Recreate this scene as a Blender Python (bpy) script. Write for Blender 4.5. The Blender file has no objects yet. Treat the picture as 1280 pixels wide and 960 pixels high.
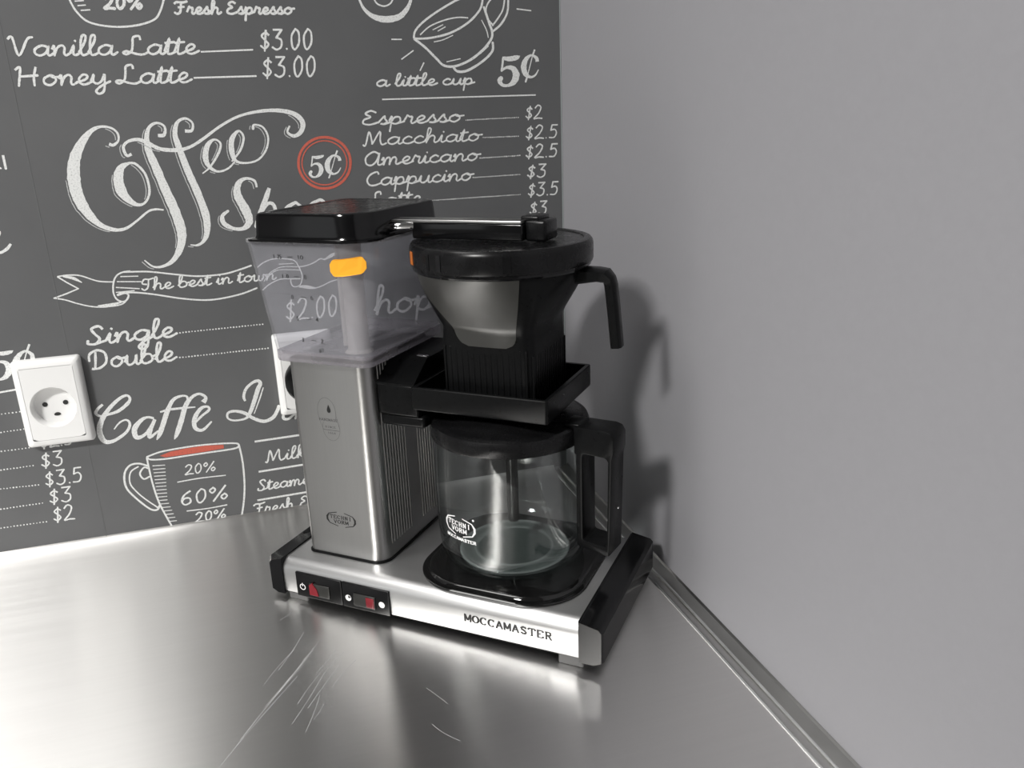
import bpy, bmesh, math, json, random
from mathutils import Vector, Matrix
C = bpy.context.scene.collection
SC = bpy.context.scene
PI = math.pi
# ---------------------------------------------------------------- camera
PSI = 0.7070297970573726
CAMR = [[0.9550410603790198, -0.29442114912893924, -0.03482470295059259], [-0.12176716329003169, -0.28243910351566237, -0.9515255702017466], [0.27031339392254106, 0.9129864948340873, -0.30559176905607055]]
cam_d = bpy.data.cameras.new('camera'); cam = bpy.data.objects.new('camera', cam_d); C.objects.link(cam)
cam_d.sensor_width = 36.0; cam_d.lens = 28.808930504562895; cam_d.clip_start = 0.02
mr = Matrix(((CAMR[0][0], -CAMR[1][0], -CAMR[2][0]), (CAMR[0][1], -CAMR[1][1], -CAMR[2][1]), (CAMR[0][2], -CAMR[1][2], -CAMR[2][2])))
cam.matrix_world = Matrix.Translation((0.032873849062514504, -0.7003825460087022, 0.4088347334173481)) @ mr.to_4x4()
SC.camera = cam
# ---------------------------------------------------------------- world, lights, exposure
w = bpy.data.worlds.new('world'); SC.world = w; w.use_nodes = True
w.node_tree.nodes['Background'].inputs[0].default_value = (0.9, 0.95, 1, 1)
w.node_tree.nodes['Background'].inputs[1].default_value = 0.3
def area(name, loc, target, sx, sy, power, col=(1, 1, 1)):
    d = bpy.data.lights.new(name, 'AREA'); d.shape = 'RECTANGLE'; d.size = sx; d.size_y = sy; d.energy = power; d.color = col
    o = bpy.data.objects.new(name, d); C.objects.link(o); o.location = loc
    o.rotation_euler = (Vector(target) - Vector(loc)).to_track_quat('-Z', 'Y').to_euler()
    return o
XR, YR = 0.3567, 0.168           # planes of the right and the left wall; the worktop is z = 0
XW, YB, ZF, ZC = -3.0, -3.2, -0.9, 1.75
area('ceiling_lamp', (-1.44, -1.38, 1.70), (-1.44, -1.38, 0), 0.5, 0.30, 86, (1, .985, .96))
area('ceiling_lamp', (-0.74, -0.20, 1.70), (-0.74, -0.20, 0), 0.85, 0.50, 11.5, (1, .985, .96))
area('added_side_fill', (XW + .08, -1.2, 0.75), (0, -1.2, 0.4), 1.3, 1.1, 2.5, (.93, .97, 1))  # unseen fill light added at the side wall, no window is built there
SC.view_settings.view_transform = 'Standard'; SC.view_settings.look = 'None'
SC.view_settings.gamma = 1; SC.view_settings.use_curve_mapping = False
SC.view_settings.exposure = 0.0
SC.cycles.max_bounces = 12; SC.cycles.transparent_max_bounces = 24
# ---------------------------------------------------------------- materials
MATS = {}
def newmat(name):
    m = bpy.data.materials.new(name); m.use_nodes = True; MATS[name] = m
    return m, m.node_tree.nodes, m.node_tree.links, m.node_tree.nodes['Principled BSDF']
def noise(N, L, scale, vec_scale=(1, 1, 1), detail=4, rough=.55):
    tc = N.new('ShaderNodeTexCoord'); mp = N.new('ShaderNodeMapping'); nz = N.new('ShaderNodeTexNoise')
    mp.inputs['Scale'].default_value = vec_scale
    nz.inputs['Scale'].default_value = scale; nz.inputs['Detail'].default_value = detail; nz.inputs['Roughness'].default_value = rough
    L.new(tc.outputs['Object'], mp.inputs[0]); L.new(mp.outputs[0], nz.inputs['Vector'])
    return nz.outputs['Fac']
def ramp(N, L, fac, a, b, p0=0.0, p1=1.0):
    r = N.new('ShaderNodeValToRGB'); r.color_ramp.elements[0].position = p0; r.color_ramp.elements[1].position = p1
    r.color_ramp.elements[0].color = (*a, 1) if len(a) == 3 else a; r.color_ramp.elements[1].color = (*b, 1) if len(b) == 3 else b
    L.new(fac, r.inputs[0]); return r.outputs[0]
def maprange(N, L, fac, a, b, f0=0.3, f1=0.7):
    r = N.new('ShaderNodeMapRange'); r.inputs[1].default_value = f0; r.inputs[2].default_value = f1
    r.inputs[3].default_value = a; r.inputs[4].default_value = b; L.new(fac, r.inputs[0]); return r.outputs[0]
def bump(N, L, b, fac, strength, dist=.001):
    bp = N.new('ShaderNodeBump'); bp.inputs['Strength'].default_value = strength; bp.inputs['Distance'].default_value = dist
    L.new(fac, bp.inputs['Height']); L.new(bp.outputs[0], b.inputs['Normal'])
def plain(name, col, rough, metal=0, spec=.5, nscale=40, var=.06, bmp=0, coat=0):
    m, N, L, b = newmat(name)
    f = noise(N, L, nscale)
    L.new(ramp(N, L, f, [c * (1 - var) for c in col], [min(1, c * (1 + var)) for c in col], .3, .7), b.inputs['Base Color'])
    L.new(maprange(N, L, f, rough * .9, min(1, rough * 1.1)), b.inputs['Roughness'])
    b.inputs['Metallic'].default_value = metal; b.inputs['Specular IOR Level'].default_value = spec
    b.inputs['Coat Weight'].default_value = coat; b.inputs['Coat Roughness'].default_value = .08
    if bmp: bump(N, L, b, f, bmp)
    return m
def brushed(name, col, rough, aniso, tangent, vs, scale=60, var=.05, rvar=.06, bstr=.04, rot_obj=True):
    m, N, L, b = newmat(name)
    f = noise(N, L, scale, vs, 3)
    L.new(ramp(N, L, f, [c * (1 - var) for c in col], [min(1, c * (1 + var)) for c in col], .3, .7), b.inputs['Base Color'])
    L.new(maprange(N, L, f, rough - rvar, rough + rvar), b.inputs['Roughness'])
    b.inputs['Metallic'].default_value = 1; b.inputs['Anisotropic'].default_value = aniso
    cv = N.new('ShaderNodeCombineXYZ')
    for i in range(3): cv.inputs[i].default_value = tangent[i]
    vt = N.new('ShaderNodeVectorTransform'); vt.vector_type = 'VECTOR'; vt.convert_from = 'OBJECT'; vt.convert_to = 'WORLD'
    L.new(cv.outputs[0], vt.inputs[0]); L.new(vt.outputs[0], b.inputs['Tangent'])
    if bstr: bump(N, L, b, f, bstr, .0003)
    return m, N, L, b
def clear(name, tint, ior, grey=0.0, rough=0.0, diff=None, k=1.0):
    # thin clear sheet: transmits straight on, reflects by its Fresnel term
    m, N, L, b = newmat(name); N.remove(b)
    tr = N.new('ShaderNodeBsdfTransparent'); tr.inputs[0].default_value = (*tint, 1)
    gl = N.new('ShaderNodeBsdfGlossy'); gl.inputs['Roughness'].default_value = rough
    ge = N.new('ShaderNodeNewGeometry'); dt = N.new('ShaderNodeVectorMath'); dt.operation = 'DOT_PRODUCT'
    L.new(ge.outputs['Normal'], dt.inputs[0]); L.new(ge.outputs['Incoming'], dt.inputs[1])
    def mth(op, a, b_=None):
        q = N.new('ShaderNodeMath'); q.operation = op
        for i, s in enumerate((a, b_)):
            if s is None: continue
            if isinstance(s, (int, float)): q.inputs[i].default_value = s
            else: L.new(s, q.inputs[i])
        return q.outputs[0]
    f0 = ((ior - 1) / (ior + 1)) ** 2          # Schlick's formula, the same from either side of the sheet
    fr = mth('ADD', mth('MULTIPLY', mth('POWER', mth('SUBTRACT', 1.0, mth('ABSOLUTE', dt.outputs['Value'])), 5.0), 1 - f0), f0)
    mx = N.new('ShaderNodeMixShader'); L.new(fr, mx.inputs[0]); L.new(tr.outputs[0], mx.inputs[1]); L.new(gl.outputs[0], mx.inputs[2])
    out = mx.outputs[0]
    if grey:
        df = N.new('ShaderNodeBsdfDiffuse'); df.inputs[0].default_value = (*(diff or (.6, .6, .62)), 1)
        m2 = N.new('ShaderNodeMixShader'); L.new(maprange(N, L, noise(N, L, 25), grey * .7, grey * 1.3), m2.inputs[0])
        L.new(out, m2.inputs[1]); L.new(df.outputs[0], m2.inputs[2]); out = m2.outputs[0]
    L.new(out, N['Material Output'].inputs[0])
    return m

# wall paint, wallpaper, chalk
WALLP = plain('grey_wall_paint', (.304, .301, .319), .55, nscale=220, var=.015, bmp=.12, spec=.3)
m, N, L, b = newmat('chalkboard_wallpaper'); PAPER = m
f = noise(N, L, 5, detail=6); g = noise(N, L, 180)
L.new(ramp(N, L, f, (.102, .104, .107), (.130, .132, .135), .3, .75), b.inputs['Base Color'])
b.inputs['Roughness'].default_value = .48; b.inputs['Specular IOR Level'].default_value = .45; bump(N, L, b, g, .08, .0005)
def chalk(name, col, low):
    m, N, L, b = newmat(name)
    f = noise(N, L, 700, (1, 1, 1), 5, .7)
    L.new(ramp(N, L, f, low, col, .3, .5), b.inputs['Base Color']); b.inputs['Roughness'].default_value = .9
    return m
CHALK = chalk('white_chalk_print', (.80, .81, .80), (.42, .43, .43))
CHALKD = chalk('faded_chalk_print', (.55, .56, .56), (.22, .225, .23))
CHALKR = chalk('red_chalk_print', (.60, .13, .09), (.36, .10, .075))
WHITE = plain('white_socket_plastic', (.88, .88, .87), .25, var=.01, spec=.5)
HOLE = plain('dark_socket_hole', (.02, .02, .02), .6)
CEIL = plain('dimmed_ceiling_paint', (.34, .34, .335), .8, var=.02)  # ceiling colour darkened to cut bounce light into the shadows
DIMW = plain('dimmed_wall_paint', (.16, .158, .154), .7, var=.03)  # unseen walls, colour darkened to lower the bounced fill
FLOORM = plain('grey_floor_vinyl', (.20, .195, .19), .45, var=.1, nscale=14)
# stainless worktop: fine brushing along the left wall, scratches as their own marks
COUNTER, N, L, b = brushed('brushed_worktop_steel', (.79, .78, .765), .355, .97, (0, 1, 0), (1.5, 60, 2), 4, .012, .012, 0)
BASEST, N, L, b = brushed('brushed_base_steel', (.60, .60, .60), .36, .6, (0, .7, .7), (3, 160, 160), 8, .02, .015, 0)
COLST, N, L, b = brushed('brushed_column_steel', (.46, .457, .45), .33, .5, (0, 0, 1), (160, 160, 3), 8, .02, .015, 0)
RIMST = plain('folded_rim_steel', (.60, .595, .585), .36, 1, var=.02, nscale=8)
EDGEST = plain('edge_highlight_steel', (.92, .92, .92), .42, 1, var=.02)  # highlight along the rim folds put into a paler steel colour
CHROME = plain('chrome', (.85, .85, .85), .08, 1, var=.02)
BLACK = plain('gloss_black_plastic', (.005, .005, .0055), .12, spec=.4, var=.1)
SATIN = plain('satin_black_plastic', (.0055, .0057, .0060), .30, spec=.12, var=.15, bmp=.02, nscale=300)
LIDBLK = plain('lid_black_plastic', (.007, .007, .0075), .27, spec=.24, var=.15, nscale=90, bmp=.02)
PANELB = plain('smooth_dark_plastic_panel', (.030, .030, .027), .34, spec=.7, var=.05)  # greyer than the black body, worktop reflection partly put into the colour
ENAMEL = plain('black_enamel', (.006, .006, .006), .06, spec=.6, var=.1)
RUBBER = plain('grey_rubber', (.12, .12, .12), .5)
RED = plain('red_switch_lens', (.20, .010, .018), .25, var=.2)
ROCK = plain('rocker_dark_plastic', (.03, .03, .028), .2, var=.2)
INKW = plain('white_print', (.85, .85, .85), .5, var=.02)
INKB = plain('black_print', (.012, .012, .012), .4, var=.1)
INKG = plain('grey_etched_print', (.10, .10, .10), .5, var=.1)
ORANGE = plain('orange_price_sticker_paper', (.95, .42, .012), .6, var=.03)
ORIND = plain('orange_indicator_plastic', (.55, .15, .02), .35, var=.05)
TANK = clear('clear_grey_tank_plastic', (.96, .96, .975), 1.5, .12, .02, (.62, .62, .66))
TANKF = clear('tank_floor_plastic', (.72, .71, .74), 1.45, .32, .05, (.52, .50, .53))
TUBEM = clear('frosted_riser_tube', (.75, .73, .72), 1.3, .50, .2, (.60, .57, .55))
GLASS = clear('carafe_glass', (.93, .945, .94), 1.75, .0, 0)
GLASSB = clear('thick_carafe_glass', (.84, .87, .86), 1.7, .04, .02, (.62, .66, .65))

# ---------------------------------------------------------------- mesh helpers
def tag(o, label=None, cat=None, group=None, kind=None):
    if label: o['label'] = label
    if cat: o['category'] = cat
    if group: o['group'] = group
    if kind: o['kind'] = kind
    return o
def empty(name, loc, rz=0.0):
    o = bpy.data.objects.new(name, None); C.objects.link(o); o.location = loc; o.rotation_euler = (0, 0, rz); o.empty_display_size = .02
    return o
def obj(name, bm, mat, parent=None, smooth=35):
    me = bpy.data.meshes.new(name)
    bmesh.ops.recalc_face_normals(bm, faces=bm.faces[:])
    bm.to_mesh(me); bm.free()
    me.materials.append(mat)
    if smooth:
        me.polygons.foreach_set('use_smooth', [True] * len(me.polygons))
        try: me.set_sharp_from_angle(angle=math.radians(smooth))
        except Exception: pass
    o = bpy.data.objects.new(name, me); C.objects.link(o)
    if parent: o.parent = parent
    return o
def box(bm, x0, x1, y0, y1, z0, z1, r=0, seg=3):
    v = [bm.verts.new(p) for p in ((x0, y0, z0), (x1, y0, z0), (x1, y1, z0), (x0, y1, z0), (x0, y0, z1), (x1, y0, z1), (x1, y1, z1), (x0, y1, z1))]
    fs = [bm.faces.new([v[i] for i in q]) for q in ((0, 3, 2, 1), (4, 5, 6, 7), (0, 1, 5, 4), (1, 2, 6, 5), (2, 3, 7, 6), (3, 0, 4, 7))]
    if r:
        es = list({e for f in fs for e in f.edges})
        bmesh.ops.bevel(bm, geom=es, offset=r, segments=seg, affect='EDGES', profile=.5)
def B(*a, **k):
    bm = bmesh.new(); box(bm, *a, **k); return bm
def loft(bm, rings, cap0=True, cap1=True, close=True):
    R = [[bm.verts.new(p) for p in r] for r in rings]
    n = len(R[0])
    for a, c in zip(R, R[1:]):
        for i in range(n if close else n - 1):
            j = (i + 1) % n
            bm.faces.new((a[i], a[j], c[j], c[i]))
    if cap0: bm.faces.new(R[0][::-1])
    if cap1: bm.faces.new(R[-1])
    return R
def rring(cx, cy, hx, hy, r, z, n=10):
    """rounded rectangle, r one radius or (front-left, front-right, back-right, back-left)"""
    if not isinstance(r, (tuple, list)): r = (r,) * 4
    P = []
    for (sx, sy, a0, q) in ((-1, -1, PI, r[0]), (1, -1, 1.5 * PI, r[1]), (1, 1, 0, r[2]), (-1, 1, .5 * PI, r[3])):
        ox, oy = cx + sx * (hx - q), cy + sy * (hy - q)
        for k in range(n + 1):
            a = a0 + .5 * PI * k / n
            P.append((ox + q * math.cos(a), oy + q * math.sin(a), z))
    return P
def polar(cx, cy, z, f, n=96):
    return [(cx + f(2 * PI * i / n) * math.cos(2 * PI * i / n), cy + f(2 * PI * i / n) * math.sin(2 * PI * i / n), z) for i in range(n)]
def lathe(bm, prof, cx, cy, n=96, closed=False):
    rings = [[(cx + r * math.cos(2 * PI * i / n), cy + r * math.sin(2 * PI * i / n), z) for i in range(n)] for r, z in prof]
    if closed: rings.append(rings[0]); 
    loft(bm, rings, not closed, not closed)
    if closed: bmesh.ops.remove_doubles(bm, verts=bm.verts[:], dist=1e-6)
def tube(bm, pts, r, n=14, sub=6):
    P = cr(pts, sub) if sub > 1 else [Vector(p) for p in pts]
    P = [Vector(p) for p in P]; rings = []
    prev = None
    for i, p in enumerate(P):
        t = (P[min(i + 1, len(P) - 1)] - P[max(i - 1, 0)]).normalized()
        a = prev if prev else (Vector((0, 0, 1)) if abs(t.z) < .9 else Vector((1, 0, 0)))
        u = (a - t * a.dot(t)).normalized(); v = t.cross(u); prev = u
        rings.append([tuple(p + r * (math.cos(2 * PI * k / n) * u + math.sin(2 * PI * k / n) * v)) for k in range(n)])
    loft(bm, rings)
def cr(pts, sub=5, closed=False):
    """Catmull-Rom through the points (any dimension)"""
    n = len(pts)
    if n < 3 or sub < 2: return [tuple(p) for p in pts]
    out = []
    for i in range(n - 1):
        p0 = pts[i - 1] if i > 0 else (pts[n - 2] if closed else pts[0]); p1 = pts[i]; p2 = pts[i + 1]
        p3 = pts[i + 2] if i + 2 < n else (pts[1] if closed else pts[-1])
        for k in range(sub):
            t = k / sub
            out.append(tuple(.5 * (2 * b_ + (-a_ + c_) * t + (2 * a_ - 5 * b_ + 4 * c_ - d_) * t * t + (-a_ + 3 * b_ - 3 * c_ + d_) * t ** 3) for a_, b_, c_, d_ in zip(p0, p1, p2, p3)))
    out.append(tuple(pts[-1]))
    return out
def extrude_prof(bm, prof, axis, a, b_):
    """profile of 2D points extruded along axis 'x','y' or 'z' from a to b_"""
    def mk(u, v, t): return {'x': (t, u, v), 'y': (u, t, v), 'z': (u, v, t)}[axis]
    loft(bm, [[mk(u, v, a) for u, v in prof], [mk(u, v, b_) for u, v in prof]])
def bevel_all(bm, r, seg=2, ang=30):
    es = [e for e in bm.edges if len(e.link_faces) == 2 and e.calc_face_angle(0) > math.radians(ang)]
    bmesh.ops.bevel(bm, geom=es, offset=r, segments=seg, affect='EDGES', profile=.5)

# ---------------------------------------------------------------- flat print: strokes turned to ribbons on a surface
LAYER = [0]
def ribbon(bm, pts, place, caps=True):
    """pts: (u, v, width); place(u, v, layer) gives the 3D point"""
    LAYER[0] += 1; ly = (LAYER[0] % 40) / 40
    L_, R_ = [], []
    n = len(pts)
    for i, (u, v, w_) in enumerate(pts):
        a = pts[max(i - 1, 0)]; c = pts[min(i + 1, n - 1)]
        tx, ty = c[0] - a[0], c[1] - a[1]; l = math.hypot(tx, ty) or 1; nx, ny = -ty / l, tx / l
        L_.append((u + nx * w_ / 2, v + ny * w_ / 2)); R_.append((u - nx * w_ / 2, v - ny * w_ / 2))
    if caps and n > 1:
        for idx, sgn in ((0, -1), (n - 1, 1)):
            u, v, w_ = pts[idx]; a = pts[max(idx - 1, 0)]; c = pts[min(idx + 1, n - 1)]
            ang = math.atan2(c[1] - a[1], c[0] - a[0]); r = w_ / 2
            f = [bm.verts.new(place(u + r * math.cos(ang + s * sgn), v + r * math.sin(ang + s * sgn), ly + (.012 if idx else -.012))) for s in (PI / 2, PI / 3, PI / 6, 0, -PI / 6, -PI / 3, -PI / 2)]
            bm.faces.new(f)
    lv = [bm.verts.new(place(q[0], q[1], ly + .02 * i / n)) for i, q in enumerate(L_)]; rv = [bm.verts.new(place(q[0], q[1], ly + .02 * i / n)) for i, q in enumerate(R_)]
    for i in range(n - 1):
        try: bm.faces.new((lv[i], lv[i + 1], rv[i + 1], rv[i]))
        except ValueError: pass
def dot(bm, u, v, r, place, n=10):
    bm.faces.new([bm.verts.new(place(u + r * math.cos(2 * PI * k / n), v + r * math.sin(2 * PI * k / n), .5)) for k in range(n)])
# single-line script, x-height 1
_hump = [(.12, 0), (.32, .75), (.58, 1), (.74, .75), (.7, .2), (.82, 0), (1.08, .25)]
G = {
'a': (1.08, [[(.86, .85), (.5, 1), (.12, .65), (.12, .2), (.4, 0), (.74, .3), (.9, .95), (.83, .2), (.95, .0), (1.2, .25)]]),
'b': (1.0, [[(0, .25), (.36, 1.3), (.42, 1.95), (.22, 1.9), (.12, 1), (.14, .15), (.45, 0), (.82, .3), (.74, .85), (.42, .95), (.18, .6)], [(.8, .6), (1.05, .75)]]),
'c': (.85, [[(.76, .78), (.48, 1), (.12, .6), (.16, .15), (.5, 0), (.95, .3)]]),
'd': (1.08, [[(.86, .85), (.5, 1), (.12, .65), (.12, .2), (.4, 0), (.74, .3), (1.02, 2), (.85, .2), (.98, .0), (1.2, .25)]]),
'e': (.82, [[(0, .22), (.5, .5), (.64, .85), (.4, 1), (.14, .6), (.2, .12), (.5, 0), (.92, .3)]]),
'f': (.7, [[(0, .2), (.42, 1.2), (.58, 1.95), (.35, 1.9), (.25, 1), (.18, -.9), (.4, -.8), (.35, 0), (.75, .3)]]),
'g': (1.05, [[(.86, .85), (.5, 1), (.12, .65), (.12, .2), (.4, 0), (.74, .3), (.9, .95), (.78, -.7), (.45, -1), (.28, -.7), (.6, -.2), (1.15, .25)]]),
'h': (1.05, [[(0, .25), (.36, 1.3), (.42, 1.95), (.22, 1.9), (.12, 0)], _hump]),
'i': (.5, [[(0, .25), (.24, 1), (.18, .2), (.32, 0), (.6, .25)], [(.3, 1.38), (.34, 1.46)]]),
'k': (.95, [[(0, .25), (.36, 1.3), (.42, 1.95), (.22, 1.9), (.12, 0)], [(.12, .35), (.5, 1), (.62, .7), (.28, .48), (.6, .02), (1.0, .25)]]),
'l': (.55, [[(0, .25), (.38, 1.3), (.46, 1.95), (.26, 1.95), (.14, 1.1), (.16, .15), (.34, 0), (.65, .25)]]),
'm': (1.5, [[(0, .6), (.15, 1), (.16, 0)], [(.16, 0), (.34, .8), (.56, 1), (.64, .7), (.6, 0)], [(.6, 0), (.78, .8), (1.0, 1), (1.12, .7), (1.08, .2), (1.2, 0), (1.5, .25)]]),
'n': (1.05, [[(0, .6), (.15, 1), (.13, 0)], _hump]),
'o': (.98, [[(.5, 1), (.14, .68), (.14, .2), (.46, 0), (.8, .4), (.72, .85), (.5, 1), (.66, .78), (1.1, .85)]]),
'p': (1.0, [[(0, .4), (.2, 1.05), (.08, -1)], [(.14, .25), (.38, .9), (.7, .9), (.76, .35), (.48, 0), (.2, .12)], [(.48, 0), (1.05, .3)]]),
'r': (.82, [[(0, .25), (.2, .95), (.26, 1.12), (.42, .92), (.6, .88), (.52, .2), (.64, 0), (.9, .25)]]),
's': (.75, [[(0, .2), (.42, 1.1), (.46, .75), (.6, .35), (.42, .03), (.16, .1), (.45, .0), (.85, .27)]]),
't': (.62, [[(0, .25), (.34, 1.65), (.2, .2), (.36, 0), (.7, .25)], [(.02, 1.15), (.62, 1.25)]]),
'u': (1.05, [[(0, .3), (.2, 1), (.15, .25), (.36, 0), (.66, .3), (.82, 1), (.78, .2), (.9, 0), (1.15, .25)]]),
'w': (1.25, [[(.05, .9), (.14, 1), (.1, .2), (.3, 0), (.52, .3), (.6, .95), (.56, .2), (.76, 0), (1.02, .45), (1.02, .95), (1.3, .85)]]),
'y': (1.05, [[(0, .3), (.2, 1), (.15, .3), (.38, .05), (.66, .35), (.84, 1), (.76, -.6), (.46, -1), (.28, -.7), (.6, -.2), (1.15, .25)]]),
'x': (.9, [[(0, 1), (.8, 0)], [(.8, 1), (0, 0)]]),
'V': (1.25, [[(-.15, 1.75), (.12, 1.95), (.42, .02), (.95, 1.7), (1.25, 1.95)]]),
'L': (1.35, [[(.98, 1.55), (.9, 2), (.55, 1.85), (.5, 1.1), (.42, .4), (.12, .02), (-.1, .2), (.15, .35), (.7, .05), (1.1, -.02), (1.45, .25)]]),
'H': (1.45, [[(-.05, 1.65), (.25, 1.95), (.2, 1.1), (.1, 0)], [(1.15, 1.95), (1.0, .9), (1.0, 0)], [(.15, .95), (1.2, 1.05)]]),
'E': (1.15, [[(1.0, 1.7), (.62, 2), (.26, 1.6), (.62, 1.1), (.2, .75), (.16, .2), (.6, 0), (1.15, .3)]]),
'M': (1.65, [[(-.1, .1), (.1, 0), (.32, 1.95), (.55, .5), (.6, .2), (1.1, 1.95), (1.15, .6), (1.3, 0), (1.6, .2)]]),
'A': (1.3, [[(1.1, 1.6), (.65, 1.95), (.12, 1.2), (.16, .25), (.55, 0), (.95, .7), (1.12, 1.8), (1.02, .25), (1.18, 0), (1.45, .25)]]),
'C': (1.15, [[(1.0, 1.55), (.85, 1.95), (.35, 1.6), (.1, .8), (.3, .1), (.7, 0), (1.2, .3)]]),
'T': (1.1, [[(.55, 1.0), (.1, 1.2), (.3, 1.9), (.75, 1.85), (1.15, 2)], [(.72, 1.85), (.62, .5), (.3, .02), (.05, .3)]]),
'S': (1.1, [[(.95, 1.55), (.72, 1.95), (.32, 1.7), (.5, 1.1), (.74, .55), (.5, .02), (.08, .1), (.08, .4)], [(.5, .02), (1.1, .3)]]),
'D': (1.4, [[(.5, 1.8), (.4, .1), (.2, .0), (.7, 0), (1.15, .6), (1.1, 1.6), (.6, 1.98), (.1, 1.6), (.05, .9)]]),
'F': (1.2, [[(-.05, 1.6), (.2, 1.9), (.8, 1.85), (1.2, 2)], [(.65, 1.88), (.55, .4), (.25, 0), (0, .2)], [(.3, 1.05), (.9, 1.15)]]),
'$': (.95, [[(.78, 1.25), (.5, 1.5), (.2, 1.2), (.5, .8), (.7, .45), (.4, .12), (.1, .35)], [(.55, 1.75), (.38, -.1)]]),
'0': (1.0, [[(.5, 1.8), (.18, 1.2), (.2, .3), (.42, 0), (.75, .6), (.75, 1.5), (.5, 1.8)]]),
'2': (1.05, [[(.12, 1.4), (.45, 1.8), (.8, 1.5), (.55, .7), (.05, .02), (.5, .08), (.95, .02)]]),
'3': (1.0, [[(.15, 1.75), (.85, 1.75)], [(.85, 1.75), (.4, 1.05)], [(.4, 1.05), (.78, .85), (.75, .25), (.4, 0), (.08, .2)]]),
'5': (1.0, [[(.9, 1.75), (.3, 1.75)], [(.3, 1.75), (.2, 1.05)], [(.2, 1.05), (.6, 1.15), (.8, .7), (.6, .1), (.1, .08)]]),
'6': (1.05, [[(.8, 1.75), (.35, 1.3), (.15, .6), (.35, .02), (.75, .25), (.7, .8), (.35, .85), (.18, .5)]]),
'%': (1.5, [[(.35, 1.75), (.1, 1.4), (.28, 1.05), (.5, 1.4), (.35, 1.75)], [(1.25, 1.85), (.35, -.05)], [(1.15, .75), (.9, .4), (1.08, .03), (1.32, .4), (1.15, .75)]]),
'.': (.45, [[(.15, .02), (.2, .06)]]), ' ': (.55, []),
}
def script(bm, s, u0, v0, width, xh, lw, place, slant=.06, joined=True):
    adv = sum(G[c][0] for c in s); k = width / adv; u = u0
    for c in s:
        a, strokes = G[c]
        for st in strokes:
            hh = 1.0 if c.islower() else .95
            pts = [(u + (x + slant * y) * k, v0 + y * xh * hh) for x, y in st]
            pts = cr(pts, 5) if len(pts) > 2 else pts
            ribbon(bm, [(x, y, lw * random.uniform(.85, 1.12)) for x, y in pts], place)
        u += a * k
# slab-serif block capitals, height 1, advance ~1
SL = {
'M': [(.1, 0, .1, 1), (.1, 1, .5, .15), (.5, .15, .9, 1), (.9, 1, .9, 0), (0, 0, .22, 0), (.78, 0, 1, 0), (0, 1, .15, 1), (.85, 1, 1, 1)],
'A': [(.1, 0, .5, 1), (.5, 1, .9, 0), (.25, .35, .75, .35), (0, 0, .24, 0), (.74, 0, 1, 0), (.35, 1, .55, 1)],
'S': [(.88, .8, .6, 1), (.6, 1, .25, .95), (.25, .95, .15, .72), (.15, .72, .8, .38), (.8, .38, .85, .15), (.85, .15, .5, 0), (.5, 0, .12, .2)],
'T': [(.5, 0, .5, 1), (.05, 1, .95, 1), (.05, 1, .05, .75), (.95, 1, .95, .75), (.3, 0, .7, 0)],
'E': [(.2, 0, .2, 1), (.05, 1, .88, 1), (.05, 0, .9, 0), (.2, .52, .65, .52), (.88, 1, .88, .76), (.9, 0, .9, .26)],
'R': [(.2, 0, .2, 1), (.05, 1, .65, 1), (.65, 1, .85, .78), (.85, .78, .65, .52), (.65, .52, .2, .5), (.5, .5, .85, 0), (.05, 0, .36, 0), (.72, 0, 1, 0)],
'N': [(.18, 0, .18, 1), (.18, 1, .82, 0), (.82, 0, .82, 1), (.02, 0, .34, 0), (.68, 1, .98, 1), (.02, 1, .2, 1)],
'I': [(.5, 0, .5, 1), (.3, 0, .7, 0), (.3, 1, .7, 1)],
'H': [(.2, 0, .2, 1), (.8, 0, .8, 1), (.2, .5, .8, .5), (.05, 0, .35, 0), (.65, 0, .95, 0), (.05, 1, .35, 1), (.65, 1, .95, 1)],
'V': [(.12, 1, .5, 0), (.5, 0, .88, 1), (0, 1, .26, 1), (.74, 1, 1, 1)],
'1': [(.3, .8, .5, 1), (.5, 1, .5, 0)], '0': 0, 'O': 0, 'C': 1, '8': 2, '6': 3,
'4': [(.7, 0, .7, 1), (.7, 1, .1, .35), (.1, .35, .95, .35)], '-': [(.1, .5, .9, .5)], '.': [(.45, .02, .55, .02)],
'2': [(.1, .8, .5, 1), (.5, 1, .85, .75), (.85, .75, .1, 0), (.1, 0, .9, 0)], '5': [(.85, 1, .2, 1), (.2, 1, .2, .55), (.2, .55, .7, .55), (.7, .55, .85, .3), (.85, .3, .6, 0), (.6, 0, .1, .1)],
'3': [(.1, 1, .85, 1), (.85, 1, .4, .58), (.4, .58, .85, .35), (.85, .35, .6, 0), (.6, 0, .1, .12)], 'D': [(.2, 0, .2, 1), (.05, 1, .6, 1), (.6, 1, .9, .7), (.9, .7, .9, .3), (.9, .3, .6, 0), (.05, 0, .6, 0)], '7': [(.1, 1, .9, 1), (.9, 1, .35, 0)], ' ': [],
}
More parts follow.
